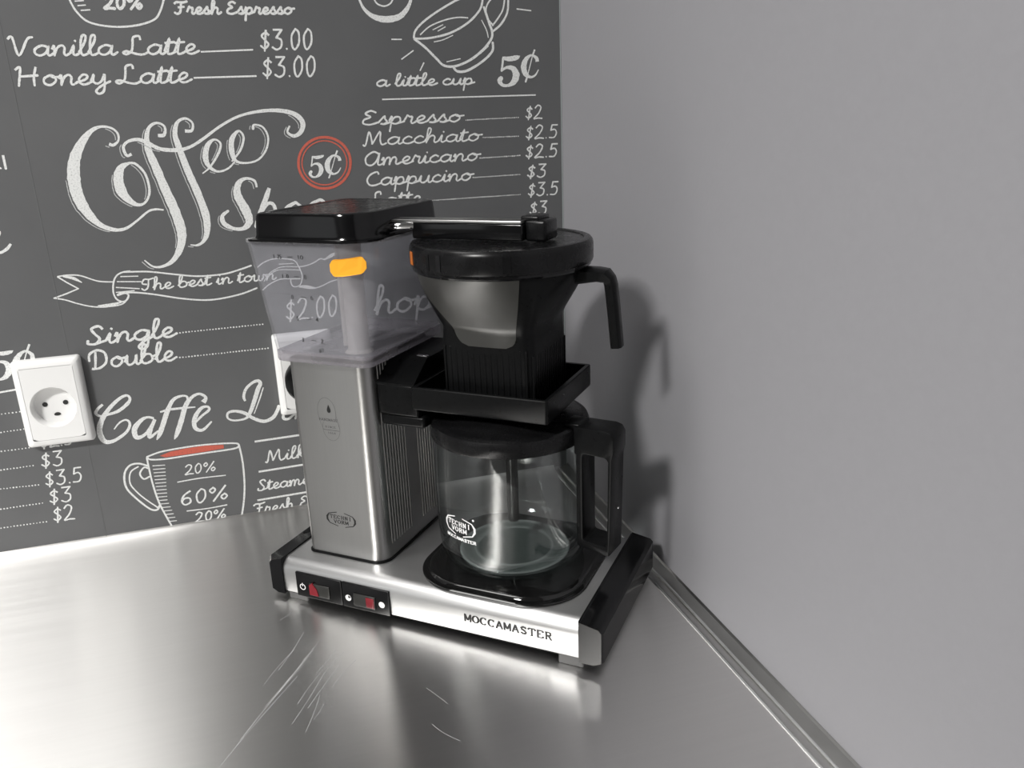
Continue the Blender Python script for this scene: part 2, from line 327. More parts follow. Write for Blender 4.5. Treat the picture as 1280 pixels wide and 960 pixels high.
def block(bm, s, u0, v0, width, h, lw, place, gap=.12):
    k = width / len(s)
    for i, c in enumerate(s):
        g = SL[c]; u = u0 + i * k; kk = k * (1 - gap)
        if g in (0, 1, 2, 3) and not isinstance(g, list):
            def arc(a0, a1, cx, cy, rx, ry, heavy):
                P = []
                for q in range(21):
                    a = a0 + (a1 - a0) * q / 20
                    P.append((u + (cx + rx * math.cos(a)) * kk, v0 + (cy + ry * math.sin(a)) * h, lw * (heavy * abs(math.cos(a)) + .6)))
                ribbon(bm, P, place, False)
            if g == 0: arc(0, 2 * PI, .5, .5, .42, .48, .8)
            elif g == 1:
                arc(.25 * PI, 1.78 * PI, .52, .5, .42, .48, .8); ribbon(bm, [(u + .84 * kk, v0 + h, lw * .8), (u + .84 * kk, v0 + .72 * h, lw * .8)], place, False)
            elif g == 2: arc(0, 2 * PI, .5, .75, .32, .25, .3); arc(0, 2 * PI, .5, .25, .38, .26, .3)
            else: arc(0, 2 * PI, .5, .3, .36, .3, .3); arc(.4 * PI, PI, .55, .35, .42, .62, .3)
        else:
            for (a, b_, c_, d_) in g:
                vert = abs(c_ - a) < .3 * abs(d_ - b_) or (b_ != d_ and a != c_)
                ww = lw * (1.25 if vert else .75)
                ribbon(bm, [(u + a * kk, v0 + b_ * h, ww), (u + c_ * kk, v0 + d_ * h, ww)], place, False)

# ================================================================ THE SETTING
XL = -1.6                         # how far the left wall and worktop are built to the left
wl = tag(obj('wall_left', B(XW, XR + .1, YR, YR + .12, ZF, ZC), WALLP), kind='structure')
tag(obj('wall_right', B(XR, XR + .1, YB, YR, ZF, ZC), WALLP), kind='structure')
tag(obj('wall_back', B(XW, XR + .1, YB - .1, YB, ZF, ZC), DIMW), kind='structure')
tag(obj('wall_side', B(XW - .1, XW, YB - .1, YR + .12, ZF, ZC), DIMW), kind='structure')
tag(obj('floor', B(XW - .1, XR + .1, YB - .1, YR + .12, ZF - .1, ZF), FLOORM), kind='structure')
tag(obj('ceiling', B(XW - .1, XR + .1, YB - .1, YR + .12, ZC, ZC + .1), CEIL), kind='structure')
# wallpaper strips 0.53 m wide, butt-jointed, from just above the steel to the ceiling
ZP = .006
strips = []
for x0, x1 in ((-.161, XR - .0012), (-.691, -.161), (-1.221, -.691)):
    strips.append(obj('wallpaper_strip', B(x0, x1, YR - .0007, YR + .0002, ZP, ZC - .02), PAPER, wl))
SEAM = plain('worn_paper_seam', (.135, .138, .140), .7)
for sx in (-.161, -.691): obj('wallpaper_seam', B(sx - .0003, sx + .0003, YR - .0009, YR, ZP, ZC - .02), SEAM, wl)
obj('wallpaper_edge', B(XR - .0013, XR - .0004, YR - .0009, YR, ZP, ZC - .02), plain('pale_paper_edge', (.38, .42, .42), .7), wl)
def wallplace(u, v, ly): return (u / 1000, YR - .00085 - ly * .00012, v / 1000)
ART = json.loads(r'''{"coffee_shop_lettering":[[1,1,[[-91.6,401.4,3.0],[-88.1,400.3,2.6],[-83.2,404.2,1.9],[-82.9,410.8,1.9],[-88.1,415.7,1.9],[-97.4,416.7,2.5],[-106.7,411.9,4.2],[-116.5,400.6,7.5],[-123.4,387.6,10.0],[-126.6,372.0,10.9],[-126.1,356.1,10.5],[-121.2,341.5,8.9],[-112.5,329.3,5.2],[-101.1,323.3,3.5],[-90.5,323.5,2.6],[-79.5,329.9,2.0],[-68.1,338.1,2.0],[-61.1,339.8,2.0],[-54.5,338.9,1.6]]],[1,1,[[-77.3,383.6,2.2],[-85.1,379.5,6.0],[-89.1,368.9,9.0],[-87.3,356.1,8.7],[-79.0,346.3,4.4],[-71.4,345.4,2.2],[-65.6,351.4,2.2],[-63.4,360.6,2.2],[-65.1,373.4,2.2],[-71.6,382.4,2.2],[-77.3,383.6,2.2]]],[1,1,[[-48.4,407.3,3.1],[-42.8,407.8,3.1],[-41.4,415.1,2.0],[-47.7,418.5,2.2],[-54.8,414.9,3.0],[-58.4,406.1,4.3],[-58.7,394.8,6.1],[-54.9,379.8,7.5],[-49.7,358.7,8.0],[-43.9,337.1,9.0],[-40.9,316.4,8.6],[-44.8,300.9,6.4],[-53.4,289.3,4.1],[-64.0,284.7,2.5],[-71.9,285.6,1.8],[-78.2,291.8,1.1]]],[1,1,[[-24.0,410.5,3.1],[-17.9,410.7,2.7],[-16.3,417.4,1.8],[-21.9,421.7,2.2],[-29.5,418.5,3.1],[-33.2,408.5,4.4],[-31.8,397.1,5.3],[-26.7,373.8,6.3],[-20.7,352.3,6.8],[-16.4,330.5,6.9],[-17.7,314.8,5.5],[-22.1,306.5,3.2],[-28.2,303.0,2.1],[-34.2,303.7,1.1]]],[1,1,[[-73.8,391.6,2.6],[-78.3,390.5,2.6],[-79.9,398.0,2.6],[-75.2,402.9,2.6],[-66.3,404.4,3.0],[-58.1,400.9,3.5],[-48.1,395.1,3.5],[-32.8,393.5,3.6],[-21.2,396.0,2.7],[-9.0,402.6,2.7],[8.5,413.8,2.3],[25.6,421.9,2.3],[44.6,425.9,2.8],[63.3,426.3,3.5],[78.2,422.6,4.3],[85.2,414.7,4.8],[82.9,406.1,4.3],[75.9,402.1,3.3],[69.9,405.8,2.1],[72.2,411.1,1.9]]],[1,1,[[-13.9,370.8,1.1],[-5.7,377.0,1.8],[3.3,389.2,2.3],[6.3,397.8,2.0],[1.1,401.7,2.0],[-5.7,396.5,4.5],[-9.1,385.8,5.4],[-6.9,377.0,3.6],[0.5,372.0,2.1],[10.0,374.3,1.8],[16.6,379.9,1.4]]],[1,1,[[14.4,380.7,1.4],[23.9,391.3,2.3],[28.2,402.8,2.1],[24.3,408.7,2.1],[17.4,401.6,4.6],[15.7,390.9,5.1],[17.9,381.5,3.2],[26.9,378.7,1.9],[39.0,381.2,1.9],[47.7,390.3,1.9],[51.0,401.9,1.9],[47.4,411.3,1.9],[39.6,413.9,1.9],[38.0,410.5,2.8]]],[1,1,[[34.5,355.2,1.9],[33.0,361.7,2.4],[25.0,364.1,2.8],[17.9,359.7,5.1],[15.5,349.0,7.5],[21.2,334.1,8.5],[23.3,323.0,7.1],[17.7,316.5,4.3],[8.2,316.6,3.3],[-0.5,322.1,4.7],[-1.2,329.5,3.7],[4.6,334.0,2.3]]],[1,0,[[46.3,353.8,3.3],[40.7,341.5,5.2],[34.9,329.6,5.2],[29.8,317.6,4.8]]],[1,0,[[34.9,329.6,3.3],[43.3,338.9,3.3],[49.0,336.1,3.4],[49.7,321.2,3.4]]],[1,0,[[70.0,338.5,2.9],[60.8,332.9,4.4],[56.9,320.7,4.4],[63.4,312.8,2.9],[72.8,319.7,2.9],[75.4,332.0,2.9],[70.0,338.5,2.9]]],[1,0,[[93.5,339.5,2.5],[84.2,333.9,4.4],[77.7,319.3,4.4],[70.6,299.6,3.5]]],[1,0,[[84.2,333.9,3.0],[94.8,339.5,3.0],[100.1,330.4,3.0],[93.8,318.2,3.0],[82.1,314.0,3.0]]]],"banner_drawing":[[1,0,[[-157.0,282.9,1.3],[-147.8,283.5,1.3],[-137.2,282.1,1.3],[-122.9,275.6,1.3],[-109.5,273.6,1.3]]],[1,0,[[-163.5,262.7,1.3],[-154.2,260.1,1.3],[-144.1,255.5,1.3],[-131.6,251.3,1.3],[-118.4,250.0,1.3],[-104.6,251.6,1.3],[-98.5,258.5,1.3]]],[0,0,[[-157.0,282.9,1.3],[-150.1,276.8,1.3],[-141.1,269.9,1.3]]],[0,0,[[-141.1,269.9,1.3],[-152.1,266.0,1.3],[-163.5,262.7,1.3]]],[1,0,[[-152.3,282.5,0.9],[-144.0,280.3,3.0],[-137.2,275.6,0.9]]],[1,0,[[-127.1,251.8,0.9],[-115.9,251.5,3.1],[-104.3,253.6,0.9]]],[1,0,[[-92.7,282.7,1.6],[-99.5,282.3,1.5],[-105.6,279.4,1.5],[-109.4,273.1,1.5],[-111.2,263.4,1.5],[-109.4,256.6,1.6],[-104.3,253.6,1.6],[-99.9,255.7,1.6],[-98.3,259.8,1.6],[-102.8,262.7,1.6],[-108.1,260.7,1.5]]],[1,0,[[-99.5,282.3,1.5],[-77.2,280.9,1.6],[-54.9,276.5,1.6],[-32.1,272.5,1.6],[-8.4,272.5,1.7],[6.4,275.3,1.7],[19.4,278.8,1.7]]],[1,0,[[-108.2,260.2,1.6],[-96.1,262.0,1.6],[-76.2,258.4,1.6],[-49.3,251.4,1.6],[-23.8,247.7,1.7],[3.1,250.3,1.7],[22.1,255.5,1.7]]],[1,0,[[-102.5,278.2,1.1],[-86.8,277.3,1.1]]],[1,0,[[-106.4,273.6,1.1],[-85.0,271.7,1.1]]],[1,0,[[-108.2,268.1,1.1],[-87.7,265.0,1.1]]],[1,0,[[-109.0,263.2,1.1],[-92.5,263.5,1.1]]],[1,0,[[25.3,276.4,1.2],[31.0,280.4,1.2],[39.2,283.4,1.2],[48.4,283.6,1.2],[58.8,281.8,1.2],[63.2,279.4,1.2],[65.9,273.7,1.2],[68.0,266.6,1.2],[67.8,261.1,1.2],[65.1,255.0,1.2],[59.6,253.5,1.2],[56.6,256.5,1.2],[56.4,261.4,1.2]]],[1,0,[[27.6,252.9,1.2],[34.1,257.8,1.2],[43.2,261.9,1.2],[49.9,262.7,1.2],[56.5,262.1,1.2],[65.8,261.3,1.2]]],[1,0,[[30.0,261.7,0.9],[35.4,268.7,0.9],[41.8,272.7,0.9],[50.0,275.0,0.9],[64.5,273.8,0.9]]],[1,0,[[32.9,264.1,0.9],[40.2,270.4,0.9],[48.4,272.2,0.9],[66.8,270.2,0.9]]],[1,0,[[46.4,278.1,0.9],[60.9,277.6,0.9]]],[1,0,[[65.9,273.7,1.2],[74.0,274.4,1.2],[82.4,277.2,1.2],[88.1,280.2,1.2],[93.4,279.5,1.2],[104.7,283.7,1.2]]],[1,0,[[63.6,253.1,1.2],[74.1,250.5,1.2],[80.9,250.4,1.2],[87.9,252.3,1.2],[96.5,255.7,1.2],[104.2,257.2,1.2]]],[1,0,[[92.0,278.7,1.1],[100.6,283.0,3.5],[104.5,284.4,1.1]]],[1,0,[[65.0,253.7,1.1],[71.6,252.6,2.9],[79.6,250.9,0.8]]]],"circle":[[1,0,[[128.1,374.1,2.6],[127.4,370.2,2.6],[126.1,366.5,2.6],[124.2,362.9,2.6],[121.7,359.6,2.6],[118.8,356.8,2.6],[115.4,354.4,2.6],[111.8,352.5,2.5],[107.9,351.2,2.5],[103.8,350.5,2.5],[99.8,350.4,2.5],[95.8,350.9,2.5],[92.0,352.1,2.5],[88.5,353.8,2.5],[85.3,356.0,2.5],[82.5,358.7,2.5],[80.3,361.8,2.5],[78.6,365.2,2.5],[77.4,368.9,2.5],[76.9,372.7,2.5],[77.1,376.5,2.5],[77.8,380.3,2.5],[79.1,384.0,2.5],[81.0,387.5,2.5],[83.4,390.6,2.5],[86.3,393.4,2.5],[89.6,395.8,2.5],[93.1,397.6,2.5],[96.9,399.0,2.5],[100.9,399.7,2.5],[104.9,399.8,2.5],[108.8,399.4,2.5],[112.6,398.3,2.5],[116.2,396.7,2.5],[119.4,394.6,2.5],[122.2,392.0,2.5],[124.5,388.9,2.5],[126.3,385.5,2.5],[127.6,381.9,2.5],[128.1,378.0,2.6],[128.1,374.1,2.6]]],[1,0,[[124.5,374.3,1.3],[123.9,370.9,1.3],[122.8,367.7,1.3],[121.1,364.7,1.3],[119.0,361.9,1.3],[116.5,359.4,1.3],[113.6,357.4,1.3],[110.5,355.7,1.3],[107.1,354.6,1.3],[103.6,354.0,1.3],[100.2,353.9,1.3],[96.7,354.4,1.3],[93.4,355.4,1.3],[90.4,356.8,1.3],[87.6,358.7,1.3],[85.3,361.1,1.2],[83.3,363.7,1.2],[81.8,366.6,1.2],[80.9,369.8,1.2],[80.4,373.0,1.2],[80.5,376.4,1.2],[81.2,379.6,1.2],[82.3,382.8,1.2],[83.9,385.8,1.2],[86.0,388.5,1.2],[88.5,390.9,1.2],[91.3,392.9,1.2],[94.4,394.5,1.2],[97.7,395.7,1.2],[101.1,396.3,1.2],[104.5,396.4,1.2],[107.9,396.0,1.3],[111.2,395.1,1.3],[114.2,393.7,1.3],[117.0,391.9,1.3],[119.5,389.6,1.3],[121.5,387.0,1.3],[123.0,384.1,1.3],[124.0,380.9,1.3],[124.6,377.6,1.3],[124.5,374.3,1.3]]]],"circled_price_drawing":[[1,0,[[90.7,381.9,1.5],[95.1,380.8,3.0],[100.4,381.7,2.7],[102.4,382.7,0.5]]],[1,0,[[91.3,381.9,1.5],[90.2,376.8,1.3],[89.3,372.9,1.5]]],[1,0,[[89.3,372.9,1.2],[92.9,374.9,1.8],[97.0,373.8,3.3],[98.6,369.2,4.5],[96.3,364.3,3.6],[92.3,362.1,1.8],[88.7,362.7,2.1],[87.2,365.6,3.0],[88.3,367.3,3.0]]],[1,0,[[117.6,376.6,3.3],[117.0,379.8,2.9],[112.6,382.1,1.8],[107.8,379.2,3.6],[104.9,373.5,5.1],[105.7,367.4,4.4],[109.9,364.2,2.2],[114.7,365.6,1.5],[117.8,369.7,0.9]]],[0,0,[[116.2,386.7,1.6],[113.9,382.1,1.6]]],[0,0,[[107.3,364.9,1.6],[105.4,360.7,1.6]]],[0,0,[[113.9,382.1,0.9],[107.3,364.9,0.9]]]],"large_price_lettering":[[1,0,[[292.1,470.9,2.4],[299.3,469.7,4.8],[307.9,471.0,4.4],[311.1,472.4,0.7]]],[1,0,[[293.1,470.9,2.4],[291.9,463.9,2.2],[290.9,458.6,2.4]]],[1,0,[[290.9,458.6,1.9],[296.6,461.5,2.9],[303.4,460.2,5.4],[306.5,453.9,7.3],[303.4,447.2,5.9],[297.2,444.0,2.9],[291.1,444.7,3.4],[288.3,448.7,4.8],[289.9,451.0,4.8]]],[1,0,[[330.0,466.6,4.0],[329.0,470.3,3.5],[323.6,472.9,2.2],[318.0,469.3,4.4],[315.0,462.5,6.1],[316.5,455.3,5.3],[321.9,451.7,2.6],[327.4,453.5,1.8],[330.9,458.5,1.1]]],[0,0,[[327.5,478.4,2.0],[325.1,472.9,2.0]]],[0,0,[[318.6,452.4,2.0],[316.7,447.4,2.0]]],[0,0,[[325.1,472.9,1.1],[318.6,452.4,1.1]]]],"edge_price_lettering":[[1,0,[[-223.4,215.8,1.9],[-217.8,214.0,3.9],[-210.8,214.6,3.5],[-207.9,215.8,0.6]]],[1,0,[[-222.6,215.7,1.9],[-224.8,208.9,1.7],[-226.4,203.8,1.9]]],[1,0,[[-226.4,203.8,1.5],[-221.4,206.1,2.3],[-216.2,204.3,4.3],[-214.7,197.9,5.8],[-218.3,191.5,4.7],[-223.8,188.9,2.3],[-228.6,190.1,2.7],[-230.1,194.2,3.9],[-228.5,196.3,3.9]]],[1,0,[[-192.8,205.8,3.9],[-193.0,210.5,3.5],[-197.8,214.1,2.2],[-204.1,210.2,4.3],[-208.5,202.3,6.0],[-208.5,193.4,5.2],[-203.9,188.5,2.6],[-198.0,190.1,1.7],[-193.6,195.8,1.1]]],[0,0,[[-192.8,220.5,1.9],[-196.3,213.9,1.9]]],[0,0,[[-207.0,189.7,2.0],[-209.9,183.8,2.0]]],[0,0,[[-196.3,213.9,1.1],[-207.0,189.7,1.1]]]],"tilted_cup_drawing":[[1,0,[[201.4,489.8,2.0],[203.1,496.6,2.0],[211.2,504.6,2.0],[224.4,513.2,2.0],[240.2,521.7,2.0],[250.7,526.3,2.0],[266.3,530.9,2.1],[276.5,526.4,2.1]]],[1,0,[[201.4,489.8,2.0],[217.9,490.3,2.0],[238.6,494.8,2.1],[257.2,504.0,2.1],[269.4,514.9,2.1],[273.2,522.9,2.1],[274.0,529.8,2.1]]],[1,0,[[207.9,493.2,1.3],[218.6,501.2,1.3],[234.2,506.8,1.3],[247.1,509.1,1.3],[257.4,508.7,1.3]]],[1,0,[[220.9,497.7,1.0],[231.4,502.3,1.0]]],[1,0,[[225.9,496.5,1.0],[233.8,500.4,1.0]]],[1,0,[[201.4,489.8,2.3],[212.2,481.6,2.3],[223.0,471.0,2.3],[230.3,464.5,2.3],[241.9,463.6,2.3],[258.0,469.3,2.4],[271.6,478.6,2.4],[280.5,488.0,2.4],[282.4,495.1,2.4],[279.4,504.4,2.4],[274.8,518.4,2.3]]],[1,0,[[239.8,462.9,2.3],[244.3,458.6,2.4],[254.8,459.4,2.4],[271.1,467.9,2.4],[281.6,477.3,2.4],[282.5,485.2,2.4]]],[1,0,[[281.6,495.1,2.1],[291.7,502.5,2.1],[299.1,513.8,2.1],[300.7,527.7,2.1]]],[1,0,[[283.3,502.1,1.6],[277.5,509.1,1.6],[277.2,518.4,1.6],[283.0,526.4,1.6],[291.0,529.9,1.6]]],[1,0,[[297.0,527.7,1.6],[293.8,514.9,1.6],[283.2,501.6,1.6]]],[1,0,[[271.6,506.8,1.0],[276.4,497.4,1.1],[278.0,490.4,1.1]]],[1,0,[[221.4,486.6,1.0],[230.5,488.4,1.0],[241.0,492.5,1.0]]],[1,0,[[268.8,475.1,1.1],[277.6,482.1,1.1]]],[1,0,[[233.1,467.8,1.0],[247.6,470.6,1.0]]],[0,0,[[309.1,517.0,1.3],[324.3,515.4,1.3]]],[0,0,[[178.9,489.3,1.2],[188.8,489.2,1.2]]],[0,0,[[187.4,470.8,1.3],[199.8,478.7,1.3]]],[0,0,[[210.0,467.6,1.3],[205.6,460.2,1.3]]],[1,0,[[150.4,525.8,1.9],[154.4,517.0,2.9],[162.3,510.3,4.4],[174.2,507.4,5.9],[187.9,509.6,5.4],[196.7,517.1,4.0],[201.5,526.0,2.5]]],[1,0,[[164.8,525.9,1.5],[167.6,521.4,1.5],[174.0,519.2,1.5],[180.3,521.5,1.5],[183.5,526.0,1.5]]]],"top_cup_drawing":[[1,0,[[-103.2,525.2,1.7],[-99.2,514.7,1.7],[-90.2,505.5,1.7],[-71.5,501.7,1.7],[-51.7,502.7,1.8],[-35.9,507.5,1.8],[-29.4,515.2,1.8],[-24.6,525.6,1.8]]],[0,0,[[-98.9,522.5,1.1],[-91.8,523.0,1.1]]],[0,0,[[-97.2,518.9,1.1],[-90.8,519.4,1.1]]],[0,0,[[-95.3,515.1,1.1],[-88.0,515.5,1.1]]]],"rule_lines":[[0,0,[[165.1,433.7,1.3],[326.9,433.9,1.4]]],[0,0,[[-0.7,90.6,2.2],[46.9,91.2,2.2]]],[0,0,[[-1.0,55.4,2.2],[48.8,56.2,2.3]]],[0,0,[[-6.5,22.2,2.2],[48.1,23.0,2.3]]],[0,0,[[-231.8,175.7,1.8],[-213.1,177.1,1.8]]],[0,0,[[0.1,479.9,1.4],[46.4,481.2,1.4]]],[0,0,[[-9.4,457.4,1.6],[46.6,457.9,1.7]]]],"dots":[[250.4,411.3,307.3,412.0,1.2,2.0],[268.1,393.2,306.7,393.0,1.2,2.0],[263.8,372.6,307.7,373.2,1.2,2.0],[255.2,353.0,307.0,353.5,1.2,2.0],[202.0,332.0,306.9,332.4,1.2,2.0],[-57.2,217.2,23.2,217.6,1.4,2.8],[-61.1,191.6,25.4,191.6,1.4,2.8],[-236.2,154.1,-214.0,154.4,1.3,2.8],[-239.9,135.5,-214.1,136.2,1.3,2.8],[-243.9,116.1,-213.2,116.2,1.3,2.8],[-247.8,96.7,-213.3,96.9,1.3,2.8],[-251.8,77.1,-212.5,75.7,1.3,2.8],[-256.2,55.3,-212.7,55.5,1.3,2.8],[-260.2,35.1,-213.0,34.5,1.3,2.8]],"caffe_latte_lettering":[[1,0,[[-139.9,151.8,2.5],[-145.0,148.0,2.9],[-147.7,143.3,2.9],[-143.9,139.9,2.3],[-136.9,140.6,2.5],[-126.6,143.2,3.3],[-117.0,149.9,3.5],[-114.1,155.2,2.5],[-117.1,158.4,2.5],[-124.5,155.4,3.3],[-134.9,146.6,3.9],[-143.7,135.3,4.8],[-147.6,124.3,5.4],[-145.5,113.6,4.8],[-138.9,111.4,3.9],[-130.3,114.8,3.1],[-122.3,120.6,2.9],[-118.5,128.2,2.6],[-121.3,132.7,2.0],[-127.7,130.7,1.8],[-133.7,124.6,1.2]]],[1,0,[[-95.4,130.7,2.6],[-101.2,132.7,2.6],[-107.7,130.1,4.0],[-115.1,121.9,5.3],[-114.6,112.5,4.6],[-106.1,114.7,3.0],[-97.3,125.2,2.6],[-94.6,129.4,3.0],[-100.4,118.6,4.0],[-102.6,110.7,3.4],[-93.5,116.4,2.0]]],[1,0,[[-60.4,144.5,2.6],[-60.7,149.8,2.2],[-66.7,150.9,2.6],[-74.4,147.6,3.6],[-81.2,136.9,4.6],[-87.3,123.7,5.0],[-92.6,112.7,4.4],[-96.0,107.3,1.0]]],[1,0,[[-45.8,141.4,5.1],[-42.5,146.2,3.1],[-48.1,151.0,2.7],[-55.7,148.5,3.5],[-63.1,140.2,4.7],[-69.6,124.7,5.1],[-75.7,111.4,4.5],[-79.2,105.4,1.0]]],[1,0,[[-88.4,136.5,1.8],[-80.0,137.9,2.4],[-67.6,137.9,2.4],[-54.7,137.3,1.4]]],[1,0,[[-56.6,120.5,2.1],[-49.5,126.6,2.5],[-41.3,132.5,2.7],[-42.8,136.3,2.5],[-49.3,134.8,3.7],[-56.5,125.2,4.5],[-57.5,114.7,4.1],[-50.6,111.3,3.1],[-41.1,118.9,1.9]]],[1,0,[[-4.4,137.2,2.2],[-5.3,142.4,3.0],[-2.0,150.3,3.0],[4.8,156.0,3.0],[11.1,157.7,3.3],[13.0,154.2,3.8],[10.0,148.7,4.4],[4.6,136.0,4.4],[-0.6,124.9,3.8],[-6.1,118.1,2.6],[-17.7,117.2,2.1],[-24.0,120.6,2.1],[-23.2,126.4,2.5],[-16.3,127.5,3.0],[-6.9,124.1,3.7],[1.4,117.0,3.6],[11.6,112.1,3.8],[21.3,115.1,4.0],[26.9,122.8,3.8],[28.5,126.9,3.1]]],[0,0,[[15.5,149.7,1.1],[11.1,139.4,1.4],[2.9,122.3,1.1]]],[1,0,[[44.9,116.0,2.0],[39.8,119.3,2.3],[33.3,117.7,2.8],[31.9,112.7,3.1],[36.5,111.2,2.8],[42.4,114.7,2.3],[45.7,115.9,2.0],[44.3,110.9,2.3]]]],"coffee_cup_drawing":[[1,0,[[-108.3,89.9,1.8],[-95.3,93.2,1.8],[-79.5,94.4,1.8],[-58.3,94.8,1.8],[-37.1,93.7,1.8],[-21.1,91.8,1.9],[-17.1,89.4,1.9],[-19.6,86.4,1.9],[-30.1,85.5,1.9],[-49.0,85.4,1.8],[-70.3,85.1,1.8],[-91.4,84.8,1.8],[-105.5,86.4,1.8],[-108.3,89.9,1.8]]],[1,0,[[-17.1,89.4,1.9],[-15.9,72.8,1.9],[-16.4,54.1,1.9],[-18.3,35.4,1.9],[-22.1,16.9,1.9],[-26.6,1.5,1.9]]],[1,0,[[-108.7,89.0,1.8],[-108.5,75.4,1.8],[-107.5,57.0,1.8],[-104.4,34.7,1.8],[-96.6,7.4,1.8]]],[1,0,[[-108.4,79.3,2.0],[-117.5,83.8,2.0],[-126.6,82.6,2.0],[-132.8,73.4,2.0],[-133.0,58.2,2.0],[-124.1,42.9,2.0],[-114.2,30.9,2.0],[-107.9,29.1,2.1],[-105.1,33.3,2.1]]],[1,0,[[-109.1,67.9,1.8],[-115.2,65.9,1.8],[-118.0,72.4,1.8],[-113.2,78.6,1.8],[-109.5,77.1,1.8]]],[1,0,[[-118.0,80.6,1.5],[-126.5,75.4,1.5],[-129.0,63.7,1.5],[-124.9,53.8,1.5],[-117.5,43.3,1.5],[-107.0,31.5,1.5]]],[0,0,[[-104.8,79.1,1.0],[-93.0,78.1,1.0]]],[0,0,[[-104.9,75.1,1.0],[-93.3,74.2,1.0]]],[0,0,[[-104.9,71.2,1.0],[-93.7,70.3,1.0]]],[0,0,[[-105.0,67.3,1.0],[-94.1,66.4,1.0]]],[0,0,[[-105.1,63.3,1.0],[-94.4,62.4,1.0]]],[0,0,[[-105.2,59.3,1.0],[-94.8,58.5,1.0]]],[0,0,[[-105.3,55.4,1.0],[-95.2,54.6,1.0]]],[0,0,[[-105.3,51.4,1.0],[-95.6,50.6,1.0]]],[0,0,[[-105.4,47.4,1.0],[-95.9,46.6,1.0]]],[0,0,[[-105.5,43.3,1.0],[-96.3,42.7,1.0]]],[0,0,[[-105.6,39.3,1.0],[-96.7,38.7,1.0]]],[0,0,[[-104.4,35.1,1.0],[-95.8,34.5,1.0]]],[0,0,[[-103.2,30.8,1.0],[-94.8,30.2,1.0]]],[0,0,[[-101.9,26.5,1.0],[-93.9,26.0,1.0]]],[0,0,[[-100.7,22.2,1.0],[-93.0,21.7,1.0]]],[0,0,[[-99.5,17.8,1.0],[-92.1,17.4,1.0]]],[0,0,[[-98.3,13.5,1.0],[-91.1,13.1,1.0]]],[1,0,[[-83.8,57.0,1.3],[-60.9,57.8,1.3],[-35.3,56.9,1.3]]],[1,0,[[-79.5,22.4,1.3],[-57.9,21.7,1.3],[-38.6,22.4,1.4]]]],"edge_lettering":[[0,0,[[-180.5,395.4,2.2],[-180.5,383.7,2.2]]],[0,0,[[-185.8,384.5,1.7],[-184.6,384.2,1.7]]],[1,0,[[-189.8,316.4,2.3],[-194.1,311.9,2.7],[-200.4,309.1,2.3],[-205.4,312.8,1.9],[-203.2,319.0,1.5],[-197.2,325.0,1.1],[-196.1,328.2,0.9]]]],"fill":[[-95.9,89.1],[-85.0,92.2],[-69.1,93.4],[-50.5,93.6],[-32.5,91.7],[-32.5,87.8],[-48.8,86.9],[-70.1,86.6],[-91.1,86.6]],"text":[["Vanilla Latte",-157.2,478.4,154.3,8.1,2.03,"latte_lettering"],["$3.00",53.1,481.1,50.8,10.5,1.87,"latte_lettering"],["Honey Latte",-157.6,453.7,144.8,8.3,2.03,"latte_lettering"],["$3.00",52.3,456.7,52.0,10.7,1.87,"latte_lettering"],["Fresh Espresso",-17.5,512.3,104.7,5.4,2.03,"latte_lettering"],["20%",-76.4,516.5,33.3,5.9,2.5,"top_cup_drawing"],["a little cup",160.1,446.2,100.5,5.6,1.79,"menu_lettering"],["Espresso",141.9,410.1,104.0,6.9,1.79,"menu_lettering"],["Macchiato",143.3,390.5,121.4,6.9,1.64,"menu_lettering"],["Americano",141.6,370.7,120.4,7.0,1.79,"menu_lettering"],["Cappucino",141.4,350.7,112.5,7.1,1.79,"menu_lettering"],["Latte",142.9,330.2,55.3,7.2,1.79,"menu_lettering"],["$2",314.8,410.1,19.7,7.9,1.48,"menu_lettering"],["$2.5",314.2,389.8,37.3,8.0,1.48,"menu_lettering"],["$2.5",313.6,370.1,37.5,8.1,1.64,"menu_lettering"],["$3",314.7,349.4,22.9,8.2,1.64,"menu_lettering"],["$3.5",315.0,329.9,36.2,8.3,1.64,"menu_lettering"],["$3",316.3,309.8,21.4,8.4,1.64,"menu_lettering"],["$2",317.5,288.7,21.6,8.6,1.64,"menu_lettering"],["The best in town",-85.8,262.9,127.6,5.9,1.56,"banner_lettering"],["Single",-143.5,214.1,81.3,9.5,2.5,"espresso_shot_lettering"],["Double",-145.6,189.6,79.7,9.7,2.34,"espresso_shot_lettering"],["$2.00",46.4,218.8,55.3,13.1,1.72,"espresso_shot_lettering"],["20%",-75.3,63.9,32.2,6.3,1.4,"coffee_cup_drawing"],["60%",-85.2,29.7,50.7,9.2,1.87,"coffee_cup_drawing"],["20%",-73.0,7.5,32.8,6.5,1.72,"coffee_cup_drawing"],["Milk",8.4,65.4,43.4,6.9,1.72,"steamed_milk_lettering"],["Steamed",-4.8,33.2,65.3,6.6,1.72,"steamed_milk_lettering"],["Fresh Espresso",-11.7,5.8,114.1,6.7,1.72,"steamed_milk_lettering"],["$2.5",-203.6,114.0,30.4,9.2,1.56,"price_list_lettering"],["$3",-206.6,93.4,21.3,9.3,1.56,"price_list_lettering"],["$3.5",-206.8,72.8,35.6,9.4,1.56,"price_list_lettering"],["$3",-206.8,53.2,22.4,9.6,1.56,"price_list_lettering"],["$2",-206.8,32.9,20.9,9.7,1.56,"price_list_lettering"],["hop",138.8,216.4,64.7,14.7,2.65,"small_shop_lettering"]]}''')
random.seed(4)
bms = {}
def gb(n):
    if n not in bms: bms[n] = bmesh.new()
    return bms[n]
